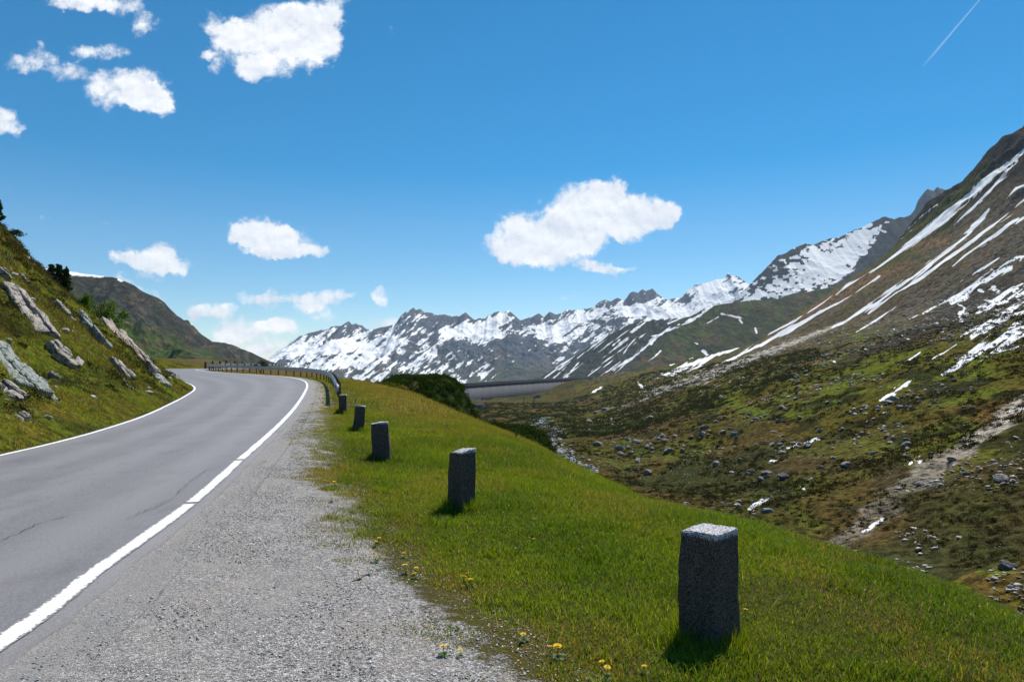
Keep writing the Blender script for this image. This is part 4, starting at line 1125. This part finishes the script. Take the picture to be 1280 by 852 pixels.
def tube(bm, pts, radii, seg=6):
    rings = []
    for i, (p, r) in enumerate(zip(pts, radii)):
        p = Vector(p); d = (Vector(pts[min(i+1, len(pts)-1)])-Vector(pts[max(i-1, 0)])).normalized(); a = d.orthogonal().normalized(); b = d.cross(a)
        rings.append([bm.verts.new(p+(a*math.cos(t)+b*math.sin(t))*r) for t in [6.2832*k/seg for k in range(seg)]])
    for A, B in zip(rings[:-1], rings[1:]):
        for k in range(seg): bm.faces.new((A[k], A[(k+1) % seg], B[(k+1) % seg], B[k]))
    bm.faces.new(rings[-1])
M_BARK = m_plain('grey_brown_bark', (.10, .075, .055), .9, 0, 18., .5)
def conifer(loc, h, w, seed, label, colA=(.018, .040, .012), colB=(.045, .080, .020), n=26):
    g = random.Random(seed); root = empty('mountain_pine', loc); tag(root, label, 'pine')
    bm = bmesh.new(); tube(bm, [(0, 0, -.2), (.02*h, 0, .5*h), (0, .01, .93*h)], [.05*h, .032*h, .008*h])
    lim = []
    for k in range(n):
        t = .10+.85*k/n; an = k*2.4+g.random(); L = w*(1-t*.82)*(.55+.5*g.random())
        p0 = Vector((0, 0, t*h)); p1 = p0+Vector((math.cos(an)*L, math.sin(an)*L, L*(.30+.25*g.random())))
        lim.append((p0, p1)); tube(bm, [p0, (p0+p1)/2-Vector((0, 0, .03*L)), p1], [.012*h, .008*h, .003*h], 4)
    bm_obj('trunk', bm, M_BARK, False, root)
    ch = []
    for i, (p0, p1) in enumerate(lim):
        for f in (.45, .75, 1.0):
            ch.append(leaf_cloud(p0.lerp(p1, f), .17*w*(1.2-.3*f)+.03*h, 90, .035*h, colA, colB, (1, 1, .9), .2, 3, seed*50+i*3+int(f*9)))
    ch.append(leaf_cloud((0, 0, h*.95), .10*h, 90, .03*h, colA, colB, (.6, .6, 1.4), .2, 3, seed+9))
    leaf_obj('crown', ch, root)
    return root
def skyline_spot(px, py):
    """where the sight line just clears the left bank: the brow"""
    Y = np.linspace(12, 85, 500); z = height(U(px)*Y, Y)[0]; i = int(np.argmax((z-EYE)/Y)); return Vector((U(px)*Y[i], Y[i], z[i])), HZ-(z[i]-EYE)/Y[i]*F_
for px, top, wd, sd_, lb in [(-3, 243, 9, 3, 'tallest dark mountain pine on the brow of the left bank at the picture edge'),
        (20, 288, 13, 5, 'low spreading mountain pine on the brow to the right of the tallest one'),
        (65, 328, 9, 7, 'small pointed conifer, left one of the pair on the brow above the rocks'),
        (74, 326, 9, 8, 'small conifer in the middle of the group on the brow above the rocks'),
        (83, 330, 9, 9, 'bushy little conifer at the right end of the group on the brow')]:
    p, py = skyline_spot(px, 0); h = max((py-top)*p.y/F_, .7); print('pine', px, 'brow row', round(py), 'dist', round(p.y, 1), 'h', round(h, 2))
    h = min(h, 3.2)*.85
    conifer(p, h, wd*p.y/F_*.95, sd_, lb)
def shrub(loc, r, h, seed, colA, colB, n=420, lf=.07, name='shrub', lumps=6):
    root = empty(name, loc); bm = bmesh.new(); g = random.Random(seed)
    for k in range(5):
        an = k*1.26+g.random(); tube(bm, [(0, 0, -.15), (math.cos(an)*r*.3, math.sin(an)*r*.3, h*.4), (math.cos(an)*r*.6, math.sin(an)*r*.6, h*.75)], [.03*h, .02*h, .006*h], 4)
    bm_obj('stem', bm, M_BARK, False, root)
    leaf_obj('foliage', [leaf_cloud((0, 0, h*.48), 1, n, lf, colA, colB, (r, r, h*.62), .35, lumps, seed)], root, fl=-.05)
    return root
for px, py, wd, hh, sd_, lb in [(126, 372, 30, 30, 21, 'bright green leafy bush on the brow of the bank above the pinkish slab'), (138, 398, 30, 24, 22, 'lower bright green bush spilling down beside the pinkish slab'), (103, 352, 20, 22, 23, 'light green bush behind the twin pale blocks on the brow')]:
    p, bpy_ = skyline_spot(px, 0); sc = p.y/F_
    tag(shrub(p-Vector((0, 0, .2)), wd*.5*sc, hh*sc, sd_, (.05, .11, .012), (.11, .19, .025), 900, .09), lb, 'bush')
# the little round-headed tree by the rail on the bend
p = Vector((U(326)*101, 101, 0)); p.z = gz(p.x, p.y)
t = empty('round_tree', p); tag(t, 'small dark round-headed tree with two crowns behind the guardrail on the bend', 'tree')
bm = bmesh.new(); tube(bm, [(0, 0, -.2), (.05, 0, .6), (.45, 0, 1.2)], [.10, .08, .03]); tube(bm, [(0, 0, .2), (-.3, 0, .7), (-.7, 0, 1.1)], [.08, .05, .02]); bm_obj('trunk', bm, M_BARK, False, t)
leaf_obj('crown', [leaf_cloud((.45, 0, 1.45), .75, 700, .09, (.020, .030, .010), (.05, .065, .02), (1, 1, .75), .3, 5, 41), leaf_cloud((-.75, 0, 1.25), .5, 420, .09, (.020, .030, .010), (.05, .065, .02), (1, 1, .7), .3, 4, 42)], t)

# scrub over the knoll and down the bank beyond the meadow: a mass nobody could count
def scatter_on(n, xr, yr, ok):
    x = xr[0]+(xr[1]-xr[0])*rng.random(n); y = yr[0]+(yr[1]-yr[0])*rng.random(n); z, sR, sL, ov = height(x, y)
    k = ok(x, y, z, sR, sL, ov); return x[k], y[k], z[k]
def clump_field(name, x, y, z, r, leaves, lf, cA, cB, label, cat='scrub', flat_=.7):
    n = len(x); N = n*leaves; k = np.repeat(np.arange(n), leaves)
    d = rng.normal(size=(N, 3)); d /= np.linalg.norm(d, axis=1)[:, None]; d[:, 2] = np.abs(d[:, 2])
    rr = (.35+.65*rng.random(N)**.5)*r[k]; lob = 1+.35*np.sin(d[:, 0]*5+k)*np.cos(d[:, 1]*4+k*1.7)
    p = np.c_[x[k], y[k], z[k]]+d*(rr*lob)[:, None]*np.array([1, 1, flat_])
    a = rng.normal(size=(N, 3)); a /= np.linalg.norm(a, axis=1)[:, None]; b = np.cross(a, rng.normal(size=(N, 3))); b /= np.linalg.norm(b, axis=1)[:, None]
    s = (lf[k] if np.ndim(lf) else lf)*(.6+.8*rng.random(N)); s = s[:, None]
    Vv = np.stack([p+a*s, p-a*s*.5+b*s*.6, p-a*s*.5-b*s*.6], 1).reshape(-1, 3)
    t = rng.random((n, 1)); c = (np.array(cA)*(1-t)+np.array(cB)*t)[k]*(.6+.8*rng.random((N, 1)))
    return stuff(mesh_obj(name, Vv, np.arange(3*N).reshape(-1, 3), M_DARKLEAF, col=np.repeat(c, 3, 0)), label, cat)
x, y, z = scatter_on(9000, (-22, 10), (48, 82), lambda x, y, z, sR, sL, ov: (ov > 2.0) & (z > -16) & (rng.random(len(x)) < .8))
clump_field('knoll_scrub', x, y, z-.1, .28+.35*rng.random(len(x)), 60, .085, (.012, .030, .005), (.034, .060, .010), 'dark green alder scrub covering the knoll beyond the meadow')
x, y, z = scatter_on(5000, (-6, 14), (12, 60), lambda x, y, z, sR, sL, ov: (ov > 3.6) & (z > -14) & (rng.random(len(x)) < .5))
clump_field('bank_scrub', x, y, z-.1, .15+.25*rng.random(len(x)), 36, .07, (.03, .035, .010), (.085, .065, .025), 'low heath scrub on the bank falling away behind the meadow')
n = 5200; yy = 9+62*rng.random(n); ss = 1.2+14*rng.random(n); x, y = left_of_road(yy, ss); z, sR, sL, ov = height(x, y)
k = (sL > .9) & (vnoise(x*.45, y*.45, 441)+.5*vnoise(x*1.4, y*1.4, 442)+.018*sL > .76); x, y, z = x[k], y[k], z[k]
clump_field('bank_heath', x, y, z-.04, .12+.30*rng.random(len(x))**1.5, 90, .035, (.016, .022, .008), (.070, .058, .020), 'dark heather and bilberry cushions on the left bank')
n = 900; yy = 9+55*rng.random(n); ss = .8+13*rng.random(n); x, y = left_of_road(yy, ss); z, sR, sL, ov = height(x, y)
k = (sL > .5) & (vnoise(x*.5, y*.5, 471) > .55); x, y, z = x[k], y[k], z[k]
stuff(rockets(np.c_[x, y, z+.02], .05+.16*rng.random(len(x))**3, .6, 'bank_stones', (.22+.26*rng.random((len(x), 1)))*np.array([[1, .94, .88]]), M_SOLID, sub=1), 'small loose stones half hidden in the grass of the left bank', 'stones')
# heath hummocks of the valley and the lower slope
def heath(n, yr, amin, amax, rr, leaves, lf, cA, cB, thr, seed, nm, lb, rise_max=90):
    y = yr[0]+(yr[1]-yr[0])*rng.random(n)**1.3; x = y*(amin+(amax-amin)*rng.random(n)); z, sR, sL, ov = height(x, y)
    k = (ov > 12) & (vnoise(x/14., y/18., seed)+.5*vnoise(x/4., y/5., seed+1) > thr-.10) & (z-np.interp(y, FY, FZ) < rise_max)
    x, y, z = x[k], y[k], z[k]; r = (rr[0]+(rr[1]-rr[0])*rng.random(len(x))**1.6)
    clump_field(nm, x, y, z-.1*r, r, leaves, lf*(y/100.)**.5, cA, cB, lb, 'heath', .55)
heath(5200, (42, 120), .10, .95, (.25, .9), 70, .085, (.016, .020, .007), (.050, .040, .018), .78, 401, 'heath_shrubs', 'dark dwarf shrubs dotted over the nearer valley side')
heath(7500, (100, 330), -.05, .92, (.4, 1.7), 44, .15, (.016, .022, .008), (.052, .044, .018), .76, 411, 'heath_shrubs', 'dark shrubs and heather over the middle of the valley')
heath(6500, (260, 900), -.14, .45, (1.2, 4.2), 40, .20, (.018, .028, .010), (.045, .050, .018), .60, 421, 'alder_thicket', 'dark alder thickets on the valley floor toward the dam', 40)

# ------------------------------------------------------------------ boulders and rubble
def boulder_mesh(seed, mat):
    bm = bmesh.new(); bmesh.ops.create_icosphere(bm, subdivisions=3, radius=.5)
    g = random.Random(seed)
    pl = [(Vector((g.gauss(0, 1), g.gauss(0, 1), g.gauss(0, 1))).normalized(), .26+.18*g.random()) for _ in range(11)]
    for v in bm.verts:
        for n_, d_ in pl:
            e = v.co.dot(n_)-d_
            if e > 0: v.co -= n_*e*.92
        v.co += Vector(mnoise.noise_vector(v.co*3+Vector((seed, 0, 0))))*.05+Vector(mnoise.noise_vector(v.co*9+Vector((seed, 0, 0))))*.018
        v.co.x *= 1.25; v.co.z *= .78
    me = bpy.data.meshes.new('boulder'); bm.to_mesh(me); bm.free(); me.materials.append(mat); return me
M_B1 = m_rock('weathered_gneiss', (.27, .24, .21), (.44, .39, .34), 1.2); M_B2 = m_rock('dark_gneiss', (.05, .05, .052), (.12, .115, .11), 1.3, (.20, .20, .19))
BM = [boulder_mesh(k, M_B1) for k in range(5)]+[boulder_mesh(9, M_B2)]
def boulder(p, s, k, label, group=None, rot=None, name='boulder'):
    o = bpy.data.objects.new(name, BM[k]); COL.objects.link(o); o.location = p+Vector((0, 0, .12*s)); o.scale = (s*random.uniform(.85, 1.2), s*random.uniform(.8, 1.1), s*random.uniform(.7, 1.05))
    o.rotation_euler = rot or (random.uniform(-.3, .3), random.uniform(-.3, .3), random.uniform(0, 6.28)); return tag(o, label, 'boulder', group)
for px, py, wpx, k, lb in [(1260, 711, 27, 5, 'dark rounded boulder with a pale crown alone on the grass slope at the lower right'),
        (1252, 600, 24, 0, 'grey boulder beside the upper end of the gravel wash at the right edge'),
        (672, 497, 10, 5, 'dark boulder group stone on the valley floor below the dam'),
        (980, 598, 16, 5, 'dark block just right of the small snow strips on the lower slope'),
        (835, 565, 16, 0, 'flat dark-shadowed rock on the bright grass patch in the valley'),
        (797, 578, 14, 1, 'pale flat stone lying on the bright green patch'),
        (810, 592, 15, 2, 'grey block below the bright green patch in the valley'),
        (748, 556, 13, 1, 'light rounded stone on the far side of the stream'),
        (828, 547, 14, 3, 'squat grey rock at the upper left of the boulder field'),
        (1058, 583, 18, 2, 'dark grey rock above the gravel wash in the middle of the slope'),
        (958, 640, 14, 3, 'pale stone below the lowest snow strip'),
        (858, 632, 14, 1, 'pale flat stone just above the edge of the meadow')]:
    p = hit(px, py, 45)
    if p: boulder(p, wpx*p.y/F_*.85, k, lb)
cl = [(870,540,60,14,20,'on the heath uphill of the stream bend'),(940,520,60,16,18,'in the band of heath above the bright grass patches'),(1000,470,60,18,18,'at the foot of the grey scree fan'),(1080,520,60,22,18,'around the small snow patch in the middle of the slope'),(1170,490,60,26,16,'below the big ragged snowfield at the right'),(790,560,50,16,13,'in the bright grass beside the stream'),(840,560,40,14,10,'in the hollow between the two bright grass patches'),(1010,560,70,20,14,'near the thin snow strips on the lower slope'),(1200,590,50,30,12,'beside the gravel wash at the right edge'),(960,590,60,24,14,'on the brown heath just over the meadow edge'),(1120,560,60,20,12,'left of the gravel wash'),(740,520,30,14,7,'on the valley floor near the stream')]
pxs = []; pys = []; lbs = []; BL = []
for cx, cy, sx, sy, n, lb in cl:
    for k in range(n): lbs.append(lb); pxs.append(cx+random.gauss(0, sx*.5)); pys.append(cy+random.gauss(0, sy*.5))
for p, lb in zip(hits([min(q, 1275) for q in pxs], pys, 45), lbs):
    if p is None: continue
    s = random.choice((5, 6, 7, 8, 11))*p.y/F_*random.uniform(.6, 1.1)
    BL.append((lb, p.copy(), boulder(p, s, random.randrange(5), 'weathered grey boulder '+lb, 'boulders '+lb)))
for lb in {b[0] for b in BL}:
    mem = [b for b in BL if b[0] == lb]; sc_ = lambda b: (b[1].x/b[1].y, (b[1].z-EYE)/b[1].y)
    for word, key in (('largest', lambda b: -b[2].scale.x/b[1].y), ('leftmost', lambda b: sc_(b)[0]), ('rightmost', lambda b: -sc_(b)[0]), ('uppermost', lambda b: -sc_(b)[1]), ('lowest', lambda b: sc_(b)[1]), ('smallest', lambda b: b[2].scale.x/b[1].y), ('flattest', lambda b: b[2].scale.z/b[2].scale.x)):
        if mem:
            b = min(mem, key=key); mem.remove(b); b[2]['label'] = word+' grey boulder '+lb
n = 42000
yy = 48+650*rng.random(n)**1.5; x = yy*(-.02+.95*rng.random(n)); z, sR, sL, ov = height(x, yy); rs = z-np.interp(yy, FY, FZ)
dn = 1.25*vnoise(x/13., yy/20., 431)+.5*vnoise(x/4., yy/6., 433)+.34*sstep(rs, 15, 70)
k = (ov > 12) & (dn > 1.12) & (rs > 1.0); x, yy, z = x[k], yy[k], z[k]
sz = (.07+.42*rng.random(len(x))**4)*(yy/110.)**.55
g = (.18+.34*rng.random((len(x), 1)))*np.array([[1, .90, .80]])
stuff(rockets(np.c_[x, yy, z+sz*.15], sz, .6, 'rubble', g, M_SOLID, sub=1), 'grey rubble strewn over the heath and scree of the right-hand slope', 'rubble')
n = 60000
yy = 46+420*rng.random(n)**1.4; x = yy*(.0+.93*rng.random(n)); z, sR, sL, ov = height(x, yy); rs = z-np.interp(yy, FY, FZ)
k = (ov > 12) & (vnoise(x/7., yy/10., 481)+.6*vnoise(x/2.5, yy/3.5, 483)+.25*sstep(rs, 15, 70) > .98); x, yy, z = x[k], yy[k], z[k]
sz = (.04+.13*rng.random(len(x))**3)*(yy/90.)**.7
stuff(rockets(np.c_[x, yy, z+sz*.1], sz, .55, 'small_stones', (.16+.36*rng.random((len(x), 1)))*np.array([[1, .90, .80]]), M_SOLID), 'small pale stones peppered over the heath of the right-hand slope', 'stones')
# ------------------------------------------------------------------ stream on the valley floor
wm, wnt, wb = material('stream_water'); wb.inputs['Base Color'].default_value = (.10, .115, .12, 1); wb.inputs['Roughness'].default_value = .12
wn, _ = wnt.noise(wnt.obj(), 2.5, 4, .6); wnt.put(wb.inputs['Normal'], wnt.bump(wn, .6, .1))
cy_ = np.linspace(120, 420, 160); cx_ = 14.0+.02*(cy_-190)+3.0*np.sin(cy_/21.)+1.5*np.sin(cy_/8.)
hw = 1.6+.8*np.sin(cy_/13.); zc = np.minimum.reduce([height(cx_+d, cy_)[0] for d in (-1.5, 0, 1.5)])+.25
Vv = np.concatenate([np.c_[cx_-hw, cy_, zc], np.c_[cx_+hw, cy_, zc]]); i = np.arange(159)
struct(mesh_obj('stream_water', Vv, np.c_[i, i+160, i+161, i+1], wm, smooth=True))
kk = rng.integers(0, 160, 900); px_ = cx_[kk]+rng.normal(size=900)*2.6; py_ = cy_[kk]+rng.normal(size=900)*1.2
stuff(rockets(np.c_[px_, py_, height(px_, py_)[0]+.1], .25+.5*rng.random(900)**2, .6, 'stream_stones', (.22+.2*rng.random((900, 1)))*np.array([[1, .98, .96]]), M_SOLID, sub=1), 'pale stones along the bed of the stream', 'stones')

# ------------------------------------------------------------------ dam, pylons, hut
def make_dam():
    M1 = m_plain('dam_concrete', (.078, .080, .092), .9, 0, .02, .25); M2 = m_plain('dark_dam_crest', (.035, .040, .050), .9, 0, .05, .3)
    root = empty('dam', (0, 1100, -60)); tag(root, 'long grey concrete dam wall with a dark crest across the valley', 'dam')
    n = 241; t = np.linspace(0, 1, n)
    rib = 1.6*(np.arange(n) % 8 < 1)
    X = -150+370*t; Y = 1010+840*t+30*np.sin(t*3.14)-rib; top = -32.5
    def wall(name, y0, z0, y1, z1, thick, mat):
        A = np.c_[X, Y+y0, X*0+z0]; B = np.c_[X, Y+y1, X*0+z1]; C = np.c_[X, Y+y1+thick, X*0+z1]; D = np.c_[X, Y+y1+thick, X*0+z0]
        Vv = np.stack([A, B, C, D], 1); idx = np.arange(n*4).reshape(n, 4); idn = np.roll(idx, -1, 1)
        q = np.stack([idx[:-1], idx[1:], idn[1:], idn[:-1]], -1).reshape(-1, 4)
        caps = np.array([[0, 1, 2, 3], [4*n-1, 4*n-2, 4*n-3, 4*n-4]])
        return mesh_obj(name, Vv.reshape(-1, 3)-np.array(root.location), [q, caps], mat, parent=root)
    wall('wall', -26, top-46, 0, top-7, 8, M1)
    wall('crest', -1.5, top-7, -1.5, top, 9, M2)
    wall('parapet', -2.2, top-.3, -2.2, top+1.1, .8, M1)
make_dam()
def tower(px, base, top, Y):
    X = U(px)*Y; z = gz(X, Y); h = (base-top)*Y/F_; root = empty('pylon', (X, Y, z)); 
    bm = bmesh.new()
    for sx in (-1, 1):
        for sy in (-1, 1): tube(bm, [(sx*.7, sy*.7, -1), (sx*.25, sy*.25, h)], [.16, .11], 4)
    for k in range(7):
        a = .7-.45*k/7; zz = h*k/7; b2 = .7-.45*(k+1)/7; z2 = h*(k+1)/7
        for s in (-1, 1): tube(bm, [(-a*s, -a, zz), (b2*s, -b2, z2)], [.07, .07], 4); tube(bm, [(-a*s, a, zz), (b2*s, b2, z2)], [.07, .07], 4)
    bm_obj('mast', bm, M_POST, False, root)
    bm = bmesh.new(); tube(bm, [(-1.6, 0, h*.93), (1.6, 0, h*.93)], [.11, .11], 4); bm_obj('crossarm', bm, M_POST, False, root)
    return root
tag(tower(655, 500, 484, 560), 'slender dark pylon in front of the dam, left one of the two', 'pylon')
tag(tower(667.5, 500, 484, 560), 'slender dark pylon in front of the dam, right one of the two', 'pylon')
def hut(px, Y, w, label):
    X = U(px)*Y; z = gz(X, Y); root = empty('hut', (X, Y, z), .3); tag(root, label, 'hut')
    bm = bmesh.new(); bmesh.ops.create_cube(bm, size=1)
    for v in bm.verts: v.co = Vector((v.co.x*w, v.co.y*w*.7, (v.co.z+.5)*w*.4))
    bmesh.ops.bevel(bm, geom=bm.edges[:], offset=.05, segments=1, affect='EDGES'); bm_obj('wall', bm, m_plain('pale_render', (.30, .29, .27), .9), False, root)
    bm = bmesh.new(); H = w*.4; e = .6
    P = [(-w/2-e, -w*.35-e, H-.1), (w/2+e, -w*.35-e, H-.1), (w/2+e, w*.35+e, H-.1), (-w/2-e, w*.35+e, H-.1), (-w/2-e, 0, H+w*.22), (w/2+e, 0, H+w*.22)]
    vs = [bm.verts.new(p) for p in P]
    for f in ((0, 1, 5, 4), (2, 3, 4, 5), (0, 4, 3), (1, 2, 5), (0, 3, 2, 1)): bm.faces.new([vs[i] for i in f])
    bm_obj('roof', bm, m_plain('dark_shingle', (.04, .035, .032), .9), False, root)
    bm = bmesh.new(); bmesh.ops.create_cube(bm, size=1)
    for v in bm.verts: v.co = Vector((v.co.x*w*.16+w*.1, v.co.y*.2-w*.35, (v.co.z+.5)*w*.28))
    bm_obj('door', bm, M_POST, False, root)
hut(597, 600, 9, 'small hut with a dark roof between the knoll and the dam')
def stake(px, base, top, label):
    p = hit(px, base); h = (base-top)*p.y/F_; bm = bmesh.new(); tube(bm, [(0, 0, -.1), (.01, 0, h*.6), (0, .01, h)], [.035, .032, .028], 6)
    o = bm_obj('fence_stake', bm, M_WOOD); o.location = p; tag(o, label, 'stake')
stake(645, 547, 536, 'thin weathered wooden stake on the brow of the meadow')

# ------------------------------------------------------------------ dandelions
M_YEL = m_plain('dandelion_yellow', (.80, .48, .01), .7, 0, 60., .12); M_STEM = m_plain('plant_green', (.06, .11, .02), .7)
def dandelion(s, seed, hgt):
    g = random.Random(seed); root = empty('dandelion', (0, 0, 0))
    bm = bmesh.new(); tube(bm, [(0, 0, -.1), (.04, 0, hgt*.5), (0, .03, hgt)], [.05, .045, .04], 6); bm_obj('stem', bm, M_STEM, False, root)
    bm = bmesh.new()
    for ring, (nn, L, up) in enumerate([(18, .5*s, .10), (14, .38*s, .35), (10, .24*s, .6)]):
        for k in range(nn):
            a = 6.283*k/nn+ring*.2+g.random()*.1; w = .09*s; c_, s_ = math.cos(a), math.sin(a); z0 = hgt+.001*ring
            r0 = .03*s; zz = z0+L*up+g.random()*.03*s
            vs = [bm.verts.new(v) for v in ((c_*r0-s_*w*.4, s_*r0+c_*w*.4, z0), (c_*r0+s_*w*.4, s_*r0-c_*w*.4, z0), (c_*L+s_*w*.5, s_*L-c_*w*.5, zz), (c_*L-s_*w*.5, s_*L+c_*w*.5, zz))]
            bm.faces.new(vs)
    bm_obj('flower_head', bm, M_YEL, False, root)
    bm = bmesh.new()
    for k in range(6):
        a = k*1.05+g.random()*.5; L = .8+.5*g.random(); c_, s_ = math.cos(a), math.sin(a); pr = None
        prev = [bm.verts.new((0, 0, .004)), bm.verts.new((.001, .001, .004))]
        for t, w in ((.4, .22), (.55, .12), (.75, .28), (.85, .16), (1, .03)):
            cur = [bm.verts.new((c_*L*t-s_*w, s_*L*t+c_*w, .1+.35*math.sin(t*2.8))), bm.verts.new((c_*L*t+s_*w, s_*L*t-c_*w, .1+.35*math.sin(t*2.8)))]
            bm.faces.new((prev[0], prev[1], cur[1], cur[0])); prev = cur
    bm_obj('leaves', bm, M_STEM, False, root)
    return root
DD = [(450,725,.035,.6,'dandelion on the gravel, leftmost of the pair beside the wheel ruts'),(461,719,.03,.6,'dandelion just right of the leftmost one on the gravel'),(471,703,.038,.5,'flat dandelion in a dry tuft on the gravel, above the leftmost pair'),
 (473,679,.03,.5,'lower dandelion of the two in the brown tuft at the gravel edge'),(469,684,.026,.5,'upper small dandelion in the brown tuft at the gravel edge'),(504,698,.03,.6,'single dandelion where the turf starts, beside the kerbside gravel tongue'),
 (507,718,.042,.5,'broad dandelion, left of the three on the gravel tongue'),(519,718,.028,.6,'upper right dandelion of the three on the gravel tongue'),(519,724,.03,.5,'lower right dandelion of the three on the gravel tongue'),
 (579,729,.03,.7,'left dandelion of the cluster in the open grass'),(587,728,.034,.7,'middle dandelion of the cluster in the open grass'),(589,733,.036,.6,'lowest dandelion of the cluster in the open grass'),
 (666,675,.026,.8,'upper dandelion of two far out in the grass between the big kerb stones'),(668,679,.022,.7,'lower dandelion of two far out in the grass between the big kerb stones'),
 (654,802,.032,.7,'dandelion standing apart above the largest one at the bottom'),(697,825,.046,.8,'largest yellow dandelion, near the bottom edge of the picture'),(689,819,.024,.7,'small dandelion right behind the largest one'),
 (555,820,.036,.6,'dandelion low on the gravel edge, left of the bottom group'),(575,822,.026,.5,'faded dandelion beside the one low on the gravel edge'),
 (405,611,.05,.5,'farthest dandelion at the gravel edge, left of three'),(411,609,.05,.5,'farthest dandelion at the gravel edge, middle of three'),(414,628,.035,.5,'dandelion in the yellowish turf nearest below the farthest three'),
 (931,774,.032,1.1,'dandelion right beside the right face of the nearest kerb stone'),(909,816,.032,.6,'dandelion in the shadow edge under the nearest kerb stone'),(755,838,.03,.8,'upper dandelion of two at the bottom edge left of the nearest kerb stone'),
 (758,848,.034,.8,'lower dandelion of two at the bottom edge left of the nearest kerb stone'),(806,841,.026,.8,'small dandelion between the bottom pair and the nearest kerb stone'),(418,608,.04,.5,'farthest dandelion at the gravel edge, right of three')]
protos = [dandelion(1.0, 61, 1.6), dandelion(1.0, 62, 1.9), dandelion(1.0, 63, 1.4)]
first = [True]*3
for k, (px, py, s, hg, lb) in enumerate(DD):
    p = hit(px, py); j = k % 3
    r = protos[j] if first[j] else copy_tree(protos[j]); first[j] = False
    r.location = p; r.scale = (s*1.15,)*3; r.rotation_euler = (random.uniform(-.2, .2), random.uniform(-.1, .3), random.uniform(0, 6)); tag(r, lb, 'dandelion', 'dandelions at the gravel edge and in the turf')
